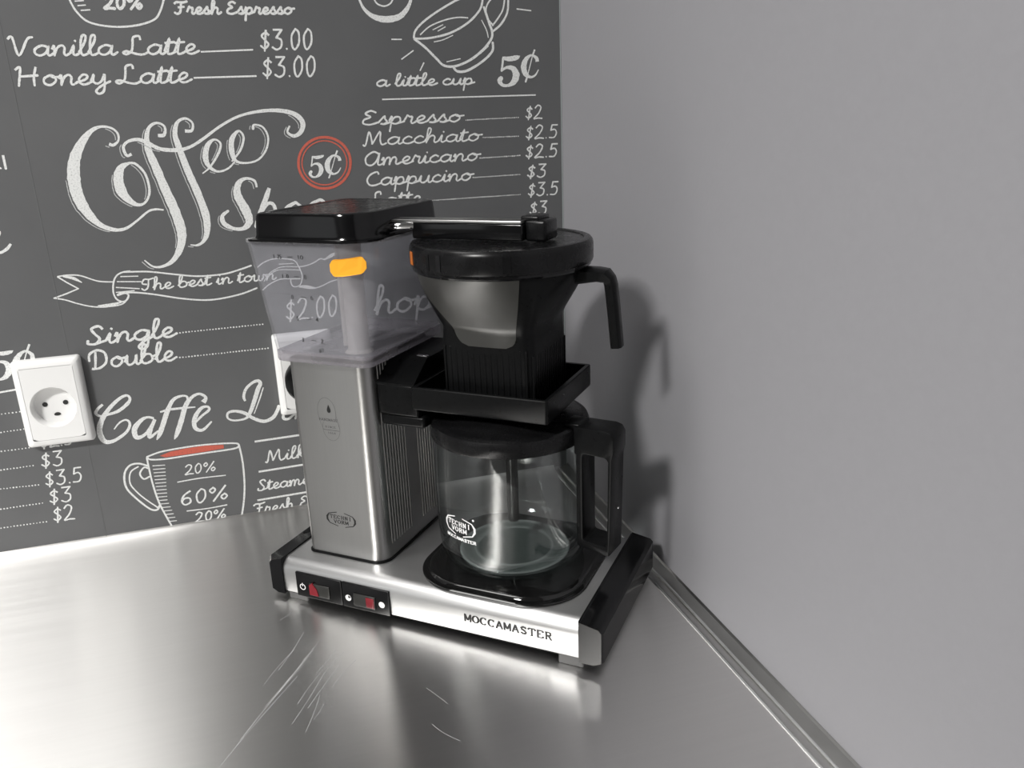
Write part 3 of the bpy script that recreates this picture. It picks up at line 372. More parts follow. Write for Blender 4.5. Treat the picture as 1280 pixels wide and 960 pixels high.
for n, strokes in ART.items():
    if n in ('fill', 'dots', 'text'): continue
    for sm, shade, pts in strokes:
        P = cr([tuple(p) for p in pts], 6) if sm and len(pts) > 2 else [tuple(p) for p in pts]
        P = [(x, z, max(.5, w_ * random.uniform(.93, 1.07))) for x, z, w_ in P]
        ribbon(gb(n), P, wallplace)
        if shade:
            Q = []
            for i, (x, z, w_) in enumerate(P):
                a = P[max(i - 1, 0)]; c = P[min(i + 1, len(P) - 1)]; tx, tz = c[0] - a[0], c[1] - a[1]; l = math.hypot(tx, tz) or 1
                nx, nz = -tz / l, tx / l
                if nx * -1 + nz * -.6 < 0: nx, nz = -nx, -nz
                d = w_ / 2 + 2.4
                Q.append((x - d * .86, z - d * .42 * (1 if nz < 0 else .4), .8))
            seg = []
            for i, q in enumerate(Q):           # a broken thin outline beside the stroke
                inside = min(math.hypot(q[0] - x, q[1] - z) - w_ / 2 for x, z, w_ in P) < .9
                if inside:
                    if len(seg) > 3: ribbon(gb('outline'), seg, wallplace)
                    seg = []
                else: seg.append(q)
            if len(seg) > 3: ribbon(gb('outline'), seg, wallplace)
for s, x, z, wd, xh, lw, n in ART['text']: script(gb(n), s, x, z, wd, xh, lw, wallplace)
for x0, z0, x1, z1, r, step in ART['dots']:
    n = max(2, int((x1 - x0) / step)); bm = gb('dotted_leader')
    for i in range(n + 1): dot(bm, x0 + (x1 - x0) * i / n, z0 + (z1 - z0) * i / n + random.uniform(-.15, .15), r * .62 * random.uniform(.75, 1.15), wallplace, 6)
bm = gb('coffee_fill')
bm.faces.new([bm.verts.new((x / 1000, YR - .00082, z / 1000)) for x, z in ART['fill']])
left = ('price_list_lettering', 'edge_lettering', 'edge_price_lettering')
for n, bm in bms.items():
    nm = {'circle': 'price_circle', 'outline': 'lettering_outline'}.get(n, n)
    mt = CHALKR if n in ('circle', 'coffee_fill') else (CHALKD if n in ('outline', 'small_shop_lettering') else CHALK)
    o = obj(nm, bm, mt, strips[1] if n in left else strips[0], smooth=0)
    if n == 'circle': o['label'] = 'red double chalk ring'
    if n == 'coffee_fill': o['label'] = 'red chalk fill of the cup'

# ---------------------------------------------------------------- stainless worktop with coved back edge
wt = empty('worktop', (-.3, -.15, 0))
tag(wt, 'brushed stainless steel worktop with raised rims along both grey walls', 'worktop')
OFF = Vector((.3, .15, 0))
def wobj(name, bm, mat):
    for v in bm.verts: v.co += OFF
    return obj(name, bm, mat, wt)
YF = -.50
bm = bmesh.new()
# cross-section (y, z) at the left wall: flat top, cove, small rim
prof = [(YF, -.04), (YF, -.004), (YF + .0012, -.0012), (YF + .004, 0)]
prof += [(YR - .030, 0)] + [(YR - .030 + .0295 * math.sin(a), .0095 * (1 - math.cos(a))) for a in [i * PI / 2 / 10 for i in range(1, 11)]]
prof += [(YR - .0005, -.04)]
extrude_prof(bm, prof, 'x', XL, XR - .0175)
top = wobj('steel_top', bm, COUNTER)
# rim along the right wall: step up, flat strip, second fold against the wall
bm = bmesh.new()
prof = [(XR - .0175, -.04), (XR - .0175, .0), (XR - .0165, .0015), (XR - .0155, .0018), (XR - .0115, .0019), (XR - .0105, .0035), (XR - .0095, .0042), (XR - .0015, .0075), (XR - .0003, .0095), (XR - .0001, -.04)]
extrude_prof(bm, prof, 'y', YF, YR - .0005)
wobj('side_rim', bm, RIMST)
for ex, ez in ((XR - .0174, .0004), (XR - .0105, .0037)):
    bm = bmesh.new(); tube(bm, [(ex, YF, ez), (ex, YR - .001, ez)], .0010, 12, 1); wobj('folded_edge', bm, EDGEST)  # slim tubes added on the folds to carry the bright highlight lines
# scratches where things were dragged: slim engraved lines
def topplace(u, v, ly): return (u + OFF.x, v + OFF.y, .00006 + ly * .00002)
bm = bmesh.new(); random.seed(9)
SCR = [[0.0387, -0.086, 0.0011, -0.1471], [0.0326, -0.0977, -0.0079, -0.1581], [0.0239, -0.1145, -0.0247, -0.1872], [0.0275, -0.1071, -0.0299, -0.1976], [0.0181, -0.1283, -0.0375, -0.209], [0.0561, -0.1096, 0.0345, -0.1393], [0.0422, -0.1211, 0.0163, -0.162], [0.0514, -0.1244, 0.0234, -0.1692], [0.0642, -0.1236, 0.0425, -0.1522], [0.0345, -0.1393, 0.0112, -0.1828], [0.0266, -0.0695, 0.0039, -0.1159], [0.1227, -0.1999, 0.1111, -0.1767], [0.1221, -0.2397, 0.1071, -0.2167], [0.0331, -0.1566, 0.0201, -0.1946], [0.0077, -0.0438, 0.0183, -0.0347], [0.0175, -0.0922, -0.0074, -0.1303], [0.0351, -0.1687, 0.0264, -0.1838], [0.0502, -0.1041, 0.0321, -0.1302]]
for (x0, y0, x1, y1) in SCR:
    n = 6; wv = random.uniform(-.002, .002)
    ribbon(bm, [(x0 + (x1 - x0) * i / n + wv * math.sin(PI * i / n), y0 + (y1 - y0) * i / n, .00022 + .0002 * random.random()) for i in range(n + 1)], topplace, False)
o = obj('scratch_marks', bm, plain('bright_scratched_steel', (.55, .55, .55), .5), wt, smooth=0); o['label'] = 'fine bright scratches'; o['kind'] = 'stuff'

# ---------------------------------------------------------------- wall sockets
def socket(x, z, label):
    """60 x 88 mm surface plate with a round three-pin well; x, z = lower left corner"""
    w_, h_, d = .0605, .088, .011
    t = empty('wall_socket', (x + w_ / 2, YR - .0008, z)); tag(t, label, 'socket', 'white wall sockets on the chalkboard wall')
    # frame: stepped plate built as lofted rounded rectangles lying in the wall plane
    def rr(hx, hz, r, y, cz=h_ / 2, n=8): return [(px, y, cz + pz) for px, pz, _ in rring(0, 0, hx, hz, r, 0, n)]
    bm = bmesh.new()
    loft(bm, [rr(w_ / 2, h_ / 2, .003, 0), rr(w_ / 2, h_ / 2, .003, -.006), rr(w_ / 2 - .0008, h_ / 2 - .0008, .003, -.0085), rr(w_ / 2 - .003, h_ / 2 - .003, .003, -d + .0006), rr(w_ / 2 - .0065, h_ / 2 - .007, .002, -d)], True, False)
    loft(bm, [rr(w_ / 2 - .0065, h_ / 2 - .007, .002, -d), rr(w_ / 2 - .0067, h_ / 2 - .0072, .0018, -d + .0008)], False, False)
    bmesh.ops.remove_doubles(bm, verts=bm.verts[:], dist=1e-7)
    obj('frame', bm, WHITE, t)
    # face with recessed round well
    bm = bmesh.new(); n = 48; cz = h_ / 2 - .004; rw = .0205
    hx, hz = w_ / 2 - .0068, h_ / 2 - .0073
    def sq(a):
        c, s = math.cos(a), math.sin(a); zt = (h_ / 2 + hz - cz) if s > 0 else (cz - (h_ / 2 - hz))
        k = min(hx / abs(c) if abs(c) > 1e-6 else 9, zt / abs(s) if abs(s) > 1e-6 else 9); return (k * c, -d + .0001, cz + k * s)
    A = [2 * PI * i / n for i in range(n)]
    loft(bm, [[sq(a) for a in A], [(rw * math.cos(a), -d + .0001, cz + rw * math.sin(a)) for a in A], [((rw - .0008) * math.cos(a), -d + .0012, cz + (rw - .0008) * math.sin(a)) for a in A], [((rw - .0016) * math.cos(a), -.001, cz + (rw - .0016) * math.sin(a)) for a in A]], False, True)
    obj('faceplate', bm, WHITE, t)
    for sx in (-1, 1):
        bm = bmesh.new(); lathe(bm, [(.0024, -.0002), (.0024, .0002)], 0, 0, 20)
        bmesh.ops.rotate(bm, verts=bm.verts[:], matrix=Matrix.Rotation(PI / 2, 3, 'X')); bmesh.ops.translate(bm, verts=bm.verts[:], vec=(sx * .0092, -.0013, cz + .001))
        obj('pin_hole', bm, HOLE, t)
    bm = bmesh.new(); loft(bm, [[(.003 * math.cos(a) , y, cz - .0105 + (.0022 * math.sin(a) if math.sin(a) > 0 else .0012 * math.sin(a))) for a in [2 * PI * i / 20 for i in range(20)]] for y in (-.001, -.0015)])
    obj('earth_hole', bm, HOLE, t)
    return t
socket(-.2117, .118, 'white wall socket left of the large chalk cup, in full view')
s2 = socket(.0300, .118, 'white wall socket half hidden behind the steel column of the coffee maker')

pg = empty('power_plug', (.0602, YR - .0018, .158)); tag(pg, 'round black plug in the wall socket behind the steel column', 'plug')
bm = bmesh.new(); lathe(bm, [(.0150, 0), (.0180, .0005), (.0182, .010), (.0222, .0115), (.0222, .026), (.0200, .030), (.0120, .032)], 0, 0, 40)
bmesh.ops.rotate(bm, verts=bm.verts[:], matrix=Matrix.Rotation(PI / 2, 3, 'X')); obj('plug_body', bm, SATIN, pg)
bm = bmesh.new(); tube(bm, [(0, -.020, -.018), (.002, -.022, -.045), (.012, -.016, -.085), (.022, -.014, -.120), (.030, -.016, -.143), (.050, -.030, -.1535), (.075, -.046, -.1537)], .0032); obj('cable', bm, SATIN, pg)

# ================================================================ THE COFFEE MAKER
mk = empty('coffee_maker', (0, 0, 0), -PSI)
tag(mk, 'brushed steel and black filter coffee maker with clear water tank on the worktop', 'coffee maker')
# base shell
bm = bmesh.new(); rr_ = .011; zt = .0415; zb = .0098
prof = [(.004, zb - .0002), (.0008, zb), (0, zb + .0012), (0, zt - rr_)] + [(rr_ - rr_ * math.cos(a), zt - rr_ + rr_ * math.sin(a)) for a in [i * PI / 2 / 8 for i in range(1, 9)]]
prof += [(.150 - rr_ + rr_ * math.sin(a), zt - rr_ + rr_ * math.cos(a)) for a in [i * PI / 2 / 8 for i in range(0, 9)]] + [(.150, zb)]
extrude_prof(bm, prof, 'x', .0195, .3003)
obj('base_shell', bm, BASEST, mk)
obj('underside', B(.022, .298, .004, .146, .0055, .0100, r=.001, seg=1), SATIN, mk)
for cxs, x0, x1, sgn in ((0, 0.0, .0198, -1), (1, .3008, .3205, 1)):
    bm = bmesh.new()
    xo = x0 if sgn < 0 else x1; xi = x1 if sgn < 0 else x0
    q = [(xo, .0105), (xo, .0370), (xo - sgn * .0025, .0398), (xi, .0432), (xi, .0075), (xo - sgn * .006, .0075)]
    c0 = .0065 if sgn < 0 else .0015
    loft(bm, [[(x - (sgn * c0 if abs(x - xo) < .007 else 0), y_, z) for x, z in q] for y_ in (-.0015,)] + [[(x, c0, z) for x, z in q], [(x, .1515, z) for x, z in q]])
    bevel_all(bm, .0011, 2, 25)
    obj('end_cap', bm, BLACK, mk)
obj('grip_insert', B(.0045, .013, .050, .120, .0385, .0418, r=.001), SATIN, bpy.data.objects['end_cap'])
# slim black edge bead beside the shell
obj('edge_bead', B(.3000, .3022, -.0006, .149, .0090, .0436, r=.0008, seg=2), BLACK, mk)
for (x, y) in ((.293, .012), (.030, .014), (.290, .135), (.030, .135)):
    obj('foot', B(x - .0105, x + .0105, y - .010, y + .010, 0.0, .0100, r=.0015), RUBBER, mk)
# switches
for k, (x0, x1) in enumerate(((.0342, .0829), (.0835, .1313))):
    sp = obj('switch_panel', B(x0, x1, -.0016, .004, .0090, .0330, r=.0007), BLACK, mk)
    def fp(u, v, ly): return (u, -.00175 - ly * .00005, v)
    rx0, rx1 = ((.0492, .0705) if k == 0 else (.0955, .1175))
    obj('rocker_switch', B(rx0, rx1, -.0030, -.0008, .0130, .0250, r=.0006), ROCK, sp)
    if k == 0:
        bm = bmesh.new(); loft(bm, [[(.0497, y, .0140), (.0592, y, .0140), (.0575, y, .0205), (.0530, y, .0262), (.0497, y, .0235)] for y in (-.0037, -.0025)])
        l_ = obj('red_lens', bm, RED, sp); l_['label'] = 'red lens'
        bm = bmesh.new(); ribbon(bm, [(.0412 + .0027 * math.cos(a), .0192 + .0027 * math.sin(a), .0008) for a in [PI * .62 + i * (1.76 * PI) / 20 for i in range(21)]], fp); ribbon(bm, [(.0412, .0200, .0008), (.0412, .0228, .0008)], fp)
        obj('power_symbol', bm, INKW, sp, smooth=0)
    else:
        l_ = obj('red_lens', B(.1085, .1168, -.0036, -.0025, .0140, .0238, r=.0008), RED, sp); l_['label'] = 'red lens'
        for j, (ux, uz) in enumerate(((.0896, .0186), (.1236, .0190))):
            bm = bmesh.new(); dot(bm, ux, uz, .0030, fp, 20); o = obj('jug_symbol', bm, INKW, sp, smooth=0)
            if j == 0:
                bm = bmesh.new(); bm.faces.new([bm.verts.new(fp(*q, 2)) for q in ((.0896, .0186), (.0921, .0186), (.0916, .0203), (.0896, .0211))]); obj('symbol_segment', bm, INKB, sp, smooth=0)
bm = bmesh.new(); block(bm, 'MOCCAMASTER', .2020, .0210, .0775, .0064, .0014, lambda u, v, ly: (u, -.00008 - ly * .00005, v)); obj('front_lettering', bm, INKB, mk, smooth=0)
# column
CX0, CX1, CY0, CY1 = .0340, .1136, .0232, .1285
def colring(z, e=0): return rring((CX0 + CX1) / 2, (CY0 + CY1) / 2, (CX1 - CX0) / 2 + e, (CY1 - CY0) / 2 + e, (.006, .0135, .008, .008), z, 8)
bm = bmesh.new(); loft(bm, [colring(.0425), colring(.2245)]); col_ = obj('column', bm, COLST, mk)
bm = bmesh.new(); loft(bm, [colring(.0413, .0012), colring(.0431, .0012), colring(.0435, .0002)]); obj('column_gasket', bm, SATIN, mk)
# vertical flutes pressed into the side of the column
for k in list(range(9)) + list(range(13, 20)):
    y = .0385 + k * .0043
    bm = bmesh.new(); tube(bm, [(CX1 + .0001, y, .056), (CX1 + .0001, y, .2235)], .0013, 8, 1)
    bmesh.ops.scale(bm, vec=(.6, 1, 1), space=Matrix.Translation((-CX1, 0, 0)), verts=bm.verts[:]); obj('flute', bm, COLST, col_)
def cp(u, v, ly): return (u, CY0 - .00008 - ly * .00004, v)
def badge(bm, x0, x1, z0, z1, lw, place, heavy=2.2):
    # flattened hexagon outline, open at the middle of the long sides, heavy short sides, two rows of capitals
    w_, h_ = x1 - x0, z1 - z0; zm = (z0 + z1) / 2
    L1 = [(x0 + .38 * w_, z1 + .06 * h_), (x0 + .10 * w_, z1 - .12 * h_), (x0 + .02 * w_, zm + .18 * h_)]
    for sx in (0, 1):
        for sz in (0, 1):
            def f(p): return ((x0 + x1 - p[0]) if sx else p[0], (2 * zm - p[1]) if sz else p[1])
            A_, B_, C_ = [f(p) for p in L1]
            ribbon(bm, [(*A_, lw * .8), (*B_, lw)], place)
        X = x0 + .03 * w_ if sx == 0 else x1 - .03 * w_
        xx = x0 + .10 * w_ if sx == 0 else x1 - .10 * w_
        ribbon(bm, [(xx, z1 - .12 * h_, lw), (X, zm + .12 * h_, lw * heavy), (X, zm - .12 * h_, lw * heavy), (xx, z0 + .12 * h_, lw)], place)
    block(bm, 'TECHNI', x0 + .12 * w_, zm + .03 * h_, .76 * w_, .27 * h_, lw * .75, place, .16)
    block(bm, 'VORM', x0 + .24 * w_, zm - .34 * h_, .52 * w_, .27 * h_, lw * .75, place, .16)
bm = bmesh.new(); badge(bm, .0565, .0875, .0728, .0850, .0008, cp, 2.6); obj('badge_print', bm, INKB, mk, smooth=0)
bm = bmesh.new(); random.seed(2)
ribbon(bm, [(.0692 + .0092 * math.cos(a), .1795 + .0130 * math.sin(a), .00022) for a in [-.15 * PI + i * 1.3 * PI / 30 for i in range(31)]], cp)
ribbon(bm, [(.0722 + .0086 * math.cos(a), .1650 + .0110 * math.sin(a), .00022) for a in [.82 * PI + i * 1.36 * PI / 30 for i in range(31)]], cp)
ribbon(bm, [(.0605, .1735, .00022), (.0640, .1640, .00022)], cp); ribbon(bm, [(.0785, .1765, .00022), (.0808, .1650, .00022)], cp)
block(bm, 'HANDMADE', .0608, .1716, .0190, .0022, .0004, cp)
block(bm, 'SINCE', .0660, .1655, .0110, .0016, .00028, cp); ribbon(bm, [(.0640, .1635, .0004), (.0800, .1635, .0004)], cp)
block(bm, '1864', .0680, .1600, .0085, .0018, .0003, cp)
obj('oval_emblem', bm, INKG, mk, smooth=0)
bm = bmesh.new()
drop = [(0, .0052), (.0011, .0025), (.0019, .0004), (.0018, -.0011), (.0010, -.0021), (0, -.0024), (-.0010, -.0021), (-.0018, -.0011), (-.0019, .0004), (-.0011, .0025)]
bm.faces.new([bm.verts.new(cp(.0715 + a, .1815 + b_, .5)) for a, b_ in drop]); obj('drop_emblem', bm, INKB, mk, smooth=0)
# hot plate
def sring(cx, cy, h, r, z): return rring(cx, cy, h, h, r, z, 14)
HX, HY = .2165, .0775
bm = bmesh.new(); loft(bm, [sring(HX, HY, .0725, .046, .0412), sring(HX, HY, .0735, .0465, .0425), sring(HX, HY, .0735, .0465, .0432), sring(HX, HY, .0725, .0458, .0440), sring(HX, HY, .0690, .044, .0442), sring(HX, HY, .0682, .0435, .0455), sring(HX, HY, .0670, .043, .0466), sring(HX, HY, .0655, .0425, .0470)])
obj('hot_plate', bm, ENAMEL, mk)
# ---- water tank
TZ0, TZ1 = .2245, .3240
def tring(k, z, off=0):
    x0 = .0325 + (.0125 - .0325) * k; x1 = .1245 + (.1325 - .1245) * k; y0 = .0112 + (.0125 - .0112) * k; y1 = .139 + (.147 - .139) * k
    r = (.005 + .004 * k, .010 + .026 * k, .012 + .008 * k, .008 + .006 * k)
    r = tuple(max(.001, q - off) for q in r)
    return rring((x0 + x1) / 2, (y0 + y1) / 2, (x1 - x0) / 2 - off, (y1 - y0) / 2 - off, r, z, 10)
bm = bmesh.new()
ks = [i / 8 for i in range(9)]
loft(bm, [tring(k, TZ0 + .010 + (TZ1 - TZ0 - .010) * k) for k in ks] + [tring(1, TZ1, .0022)] + [tring(k, TZ0 + .010 + (TZ1 - TZ0 - .010) * k, .0022) for k in ks[::-1]], False, False)
tank = obj('water_tank', bm, TANK, mk)
bm = bmesh.new(); loft(bm, [tring(0, TZ0, .0035), tring(0, TZ0 + .0012, .0008), tring(0, TZ0 + .0034), tring(0, TZ0 + .0098), tring(0, TZ0 + .0100, .0024), tring(0, TZ0 + .0062, .0045)])
obj('tank_floor', bm, TANKF, tank)
bm = bmesh.new(); loft(bm, [tring(1, TZ1 - .0010, -.0008), tring(1, TZ1 + .0012, -.0008), tring(1, TZ1 + .0012, .0030), tring(1, TZ1 - .0010, .0030)], False, False); obj('tank_rim', bm, clear('tank_rim_plastic', (.6, .6, .6), 1.7, .25, .05), tank)
bm = bmesh.new(); lathe(bm, [(.0120, .2310), (.0095, .2330), (.0090, .2350), (.0088, .3200), (.0070, .3215)], .0965, .040, 32); obj('riser_tube', bm, TUBEM, tank)
bm = bmesh.new(); lathe(bm, [(.0035, .2315), (.0035, .3215)], .0770, .052, 24); obj('float_rod', bm, TUBEM, tank)
bm = bmesh.new(); lathe(bm, [(.0019, .2352), (.0021, .2372), (.0012, .2384)], .0772, .0150, 20); obj('overflow_plug', bm, SATIN, tank)
def tp(u, v, ly):
    k = (v - TZ0 - .01) / (TZ1 - TZ0 - .01); return (u, .0112 + .0013 * k - .00012 - ly * .00004, v)
bm = bmesh.new()
for lv, (n1, n2, x, z) in enumerate((('1.25', '10', .0440, .3110), ('1.0', '8', .0485, .2955), ('.8', '6', .0530, .2790), ('.5', '4', .0560, .2615), ('.3', '2', .0590, .2440))):
    block(bm, n1, x - (.002 if lv == 0 else 0), z, .0016 * len(n1) + .0022, .0030, .00055, tp); block(bm, '-', x + .0115, z, .0070, .0030, .0006, tp); block(bm, n2, x + .0215, z, .0030 * len(n2), .0030, .00055, tp)
obj('level_marks', bm, INKB, tank, smooth=0)
bm = bmesh.new()
pts = [(.0992, .2992), (.1010, .2986), (.1080, .2990), (.1150, .3000), (.1230, .3012), (.1248, .3022), (.1275, .3055), (.1275, .3105), (.1250, .3142), (.1232, .3146), (.1150, .3134), (.1080, .3126), (.1010, .3120), (.0992, .3112), (.0968, .3080), (.0968, .3025)]
def stk(u, v, y): return (u, (.0108 if u < .105 else .0108 + (u - .105) ** 2 * 8.5) + y, v)
loft(bm, [[stk(u, v, 0) for u, v in pts], [stk(u, v, .0004) for u, v in pts]])
o = obj('price_sticker', bm, ORANGE, tank, smooth=0); o['label'] = 'orange price sticker with cut corners'
# ---- tank lid
def lring(z, off, r=.013): return rring(.0755, .0765, .0508 - off, .0640 - off, (.006, .024, .014, .010), z, 8)
bm = bmesh.new()
loft(bm, [lring(.3246, -.0050), lring(.3262, -.0050), lring(.3268, -.0010), lring(.3290, -.0002), lring(.3435, .0008), lring(.3455, .0015), lring(.3462, .0032), lring(.3462, .0085), lring(.3456, .0092)])
tl = obj('tank_lid', bm, BLACK, mk)
bm = bmesh.new(); loft(bm, [lring(.3452, .0095), lring(.3459, .0098), lring(.3459, .0105)]); obj('lid_inlay', bm, LIDBLK, tl)
# ---- outlet arm over the basket
arm = obj('outlet_arm', B(.1440, .2390, .0585, .0860, .3225, .3350, r=.0012), BLACK, mk)
bm = bmesh.new(); box(bm, .1240, .2385, .0580, .0740, .3350, .3376, r=.0008); o = obj('steel_strip', bm, COLST, arm); o['label'] = 'brushed steel strip'
bm = bmesh.new(); box(bm, .2385, .2560, .0640, .0900, .3215, .3375, r=.0025); box(bm, .2350, .2500, .0650, .0880, .3360, .3405, r=.0015); obj('arm_end_cap', bm, LIDBLK, arm)
bm = bmesh.new(); tube(bm, [(.118, .062, .3290), (.126, .056, .3310), (.134, .055, .3325), (.145, .060, .3325)], .0030); tube(bm, [(.120, .070, .3300), (.130, .066, .3340), (.146, .068, .3345)], .0028)
obj('outlet_tube', bm, CHROME, mk)
# ---- bracket that carries the filter basket
bk = B(.1134, .1520, .0345, .1260, .1790, .2068, r=.0025)
br = obj('bracket', bk, SATIN, mk)
obj('bracket_foot', B(.1134, .1560, .0365, .1200, .1690, .1795, r=.003), SATIN, br)
bm = bmesh.new()
X0, X1, Y0, Y1, Z0, Z1 = .1485, .2672, .0300, .1350, .1875, .2072
def hr(off, z): return rring((X0 + X1) / 2, (Y0 + Y1) / 2, (X1 - X0) / 2 - off, (Y1 - Y0) / 2 - off, (max(.0008, .0025 - off),) * 4, z, 4)
loft(bm, [hr(.0045, Z0), hr(.0008, Z0 + .0006), hr(0, Z0 + .002), hr(0, Z1 - .0008), hr(.0006, Z1), hr(.0035, Z1), hr(.0040, Z1 - .0006), hr(.0042, Z0 + .004)])
obj('basket_tray', bm, SATIN, mk)
bm = bmesh.new(); lathe(bm, [(.030, .1880), (.034, .1860), (.034, .1845), (.026, .1835)], .2130, .0810, 48); obj('drip_stop', bm, SATIN, mk)
obj('chrome_clip', B(.1380, .1480, .0620, .0650, .2232, .2250, r=.0007), CHROME, mk)
bm = bmesh.new(); extrude_prof(bm, [(.0350, .2050), (.0350, .2072), (.0600, .2235), (.1240, .2235), (.1240, .2050)], 'x', .1134, .1490); bevel_all(bm, .0012); obj('riser_housing', bm, SATIN, mk)

# ================================================================ FILTER BASKET (lifts out of the tray)
BX, BY = .2105, .0825
fb = empty('filter_basket', (0, 0, 0), -PSI)
tag(fb, 'black cone filter basket with round lid and hooked handle in the tray above the carafe', 'filter basket')
def rsq(h, r):
    def f(a):
        c, s = abs(math.cos(a)), abs(math.sin(a)); m_ = h
        if c < 1e-9 or s < 1e-9: return h
        k = min(h / c, h / s); x, y = k * c, k * s
        if x > h - r and y > h - r:
            ox = oy = h - r; bq = ox * c + oy * s; k = bq + math.sqrt(max(0, bq * bq - (ox * ox + oy * oy - r * r)))
        return k
    return f
def bodyf(t):
    """t = height"""
    if t > .2560:
        k = min(1, (t - .2560) / (.3000 - .2560)); rc = .0480 + (.0690 - .0480) * k + .0022 * math.sin(PI * k); mixk = .35 + .65 * k
    else:
        rc = .0480; mixk = .35 * max(0, (t - .235) / .021)
    h = .0388 + (.0012) * max(0, (t - .19) / .066)
    if t > .256: h = .0400 + .018 * (t - .256) / .044
    q = rsq(h, .008)
    return lambda a: q(a) * (1 - mixk) + rc * mixk
bm = bmesh.new()
zs = [.1920, .1935, .21, .235, .240, .245, .250, .256, .262, .270, .280, .290, .300, .303]
loft(bm, [polar(BX, BY, z, bodyf(z), 128) for z in zs])
body = obj('basket_body', bm, SATIN, fb)
# ribs round the square foot
for side in range(2):
    for k in range(15):
        if side == 0: x, y = BX - .0350 + k * .0050, BY - .0390
        else: x, y = BX + .0390, BY - .0350 + k * .0050
        obj('rib', B(x - .0009, x + .0009, y - .0009, y + .0009, .193, .2360 if side else .2410, r=.0004, seg=1), SATIN, body)
# smooth U-shaped face on the front of the cone
bm = bmesh.new(); rows = []
for i in range(25):
    z = .2425 + (.3005 - .2425) * i / 24
    k = i / 24; q = min(1, k / .16); cut = .16 * (1 - math.sqrt(max(0, 1 - (1 - q) ** 2)))
    a0 = -PI / 2 - (.46 + .38 * k) + cut; a1 = -PI / 2 + .60 - cut; f = bodyf(z)
    rows.append([(BX + (f(a) + .0007) * math.cos(a), BY + (f(a) + .0007) * math.sin(a), z) for a in [a0 + (a1 - a0) * j / 20 for j in range(21)]])
loft(bm, rows, False, False, close=False)
o = obj('smooth_face', bm, PANELB, body, smooth=80); o['label'] = 'smooth semi-gloss front face'
# rim and lid
bm = bmesh.new(); lathe(bm, [(.0655, .2985), (.0700, .2995), (.0712, .3010), (.0712, .3030)], BX, BY); obj('basket_rim', bm, BLACK, fb)
bm = bmesh.new(); lathe(bm, [(.0712, .3030), (.0722, .3034), (.0728, .3050), (.0728, .3165), (.0722, .3190), (.0708, .3208), (.0690, .3213), (.0655, .3208), (.0650, .3200), (.0300, .3204), (.010, .3206)], BX, BY)
lid = obj('basket_lid', bm, LIDBLK, fb)
a = math.radians(180 + 43)
bm = bmesh.new()
loft(bm, [[(BX + rr * math.cos(t), BY + rr * math.sin(t), z) for rr, z in ((.0727, .3060), (.0733, .3065), (.0733, .3160), (.0727, .3165))] for t in (a - .045, a + .045)])
o = obj('orange_mark', bm, ORIND, lid); o['label'] = 'small orange indicator'
for da, wd in ((.62, .02), (.78, .03), (1.52, .04)):
    t0 = math.radians(180 + 30) + da; bm = bmesh.new()
    loft(bm, [[(BX + rr * math.cos(t), BY + rr * math.sin(t), z) for rr, z in ((.0727, .3052), (.0732, .3056), (.0732, .3172), (.0727, .3176))] for t in (t0 - wd, t0 + wd)])
    obj('lid_tab', bm, BLACK, lid)
# hooked handle
bm = bmesh.new()
def hsec(c, t, wy=.0085, th=.0075):
    """section of the handle at c with direction t in the xz plane"""
    n_ = Vector((-t[1], 0, t[0])); c = Vector(c)
    out = []
    for sx, sy in ((-1, -.6), (-.6, -1), (.6, -1), (1, -.6), (1, .6), (.6, 1), (-.6, 1), (-1, .6)):
        out.append(tuple(c + n_ * (sx * th / 2) + Vector((0, sy * wy, 0))))
    return out
hp = [(.2600, .2930), (.2760, .2940), (.2900, .2950), (.2960, .2942), (.2990, .2915), (.3002, .2870), (.3022, .2700), (.3052, .2385)]
rings = []
for i, (x, z) in enumerate(hp):
    a0 = hp[max(0, i - 1)]; a1 = hp[min(len(hp) - 1, i + 1)]; t = Vector((a1[0] - a0[0], a1[1] - a0[1])).normalized()
    rings.append(hsec((x, .0850, z), (t.x, t.y), .0095 if i < 4 else .0085 - .0003 * i, .0125 if i < 2 else (.0100 if i < 4 else .0085)))
loft(bm, rings); bevel_all(bm, .0008, 2, 40)
obj('handle', bm, SATIN, fb)

# ================================================================ CARAFE (lifts off the hot plate)
GX, GY = .2130, .0810
cf = empty('glass_carafe', (0, 0, 0), -PSI)
tag(cf, 'round glass coffee carafe with black lid and handle, empty, on the hot plate', 'carafe')
outer = [(.0480, .0474), (.0530, .0478), (.0572, .0492), (.0602, .0516), (.0624, .0552), (.0640, .0605), (.0650, .0700), (.0657, .0850), (.0660, .1000), (.0660, .1150), (.0656, .1350), (.0648, .1500), (.0640, .1620), (.0638, .1660)]
inner = [(max(.002, r - .0022), z + (.0022 if i < 4 else 0.0006)) for i, (r, z) in enumerate(outer)]
bm = bmesh.new(); lathe(bm, outer + [(.0625, .1664)] + inner[::-1], GX, GY, closed=False)
for f_ in [f_ for f_ in bm.faces if len(f_.verts) > 50]: bm.faces.remove(f_)
gl = obj('glass_body', bm, GLASS, cf, smooth=60)
bm = bmesh.new(); lathe(bm, [(.0010, .0478), (.0300, .0476), (.0440, .0473), (.0481, .0474), (.0470, .0496), (.0400, .0502), (.0290, .0488), (.0010, .0492)], GX, GY); obj('glass_bottom', bm, GLASSB, gl, smooth=60)
bm = bmesh.new()
for r_ in (.0340, .0470): lathe(bm, [(r_ - .0016, .0500), (r_, .0510), (r_ + .0016, .0500)], GX, GY); 
obj('glass_ring', bm, clear('glass_moulding_ring', (.80, .84, .83), 1.7, .20, .05, (.66, .70, .70)), gl, smooth=60)
def gp(u, v, ly):
    """u = arc length to the right from the camera-facing point of the glass"""
    a = GA + u / .0661; return (GX + .0662 * math.cos(a), GY + .0662 * math.sin(a), v)
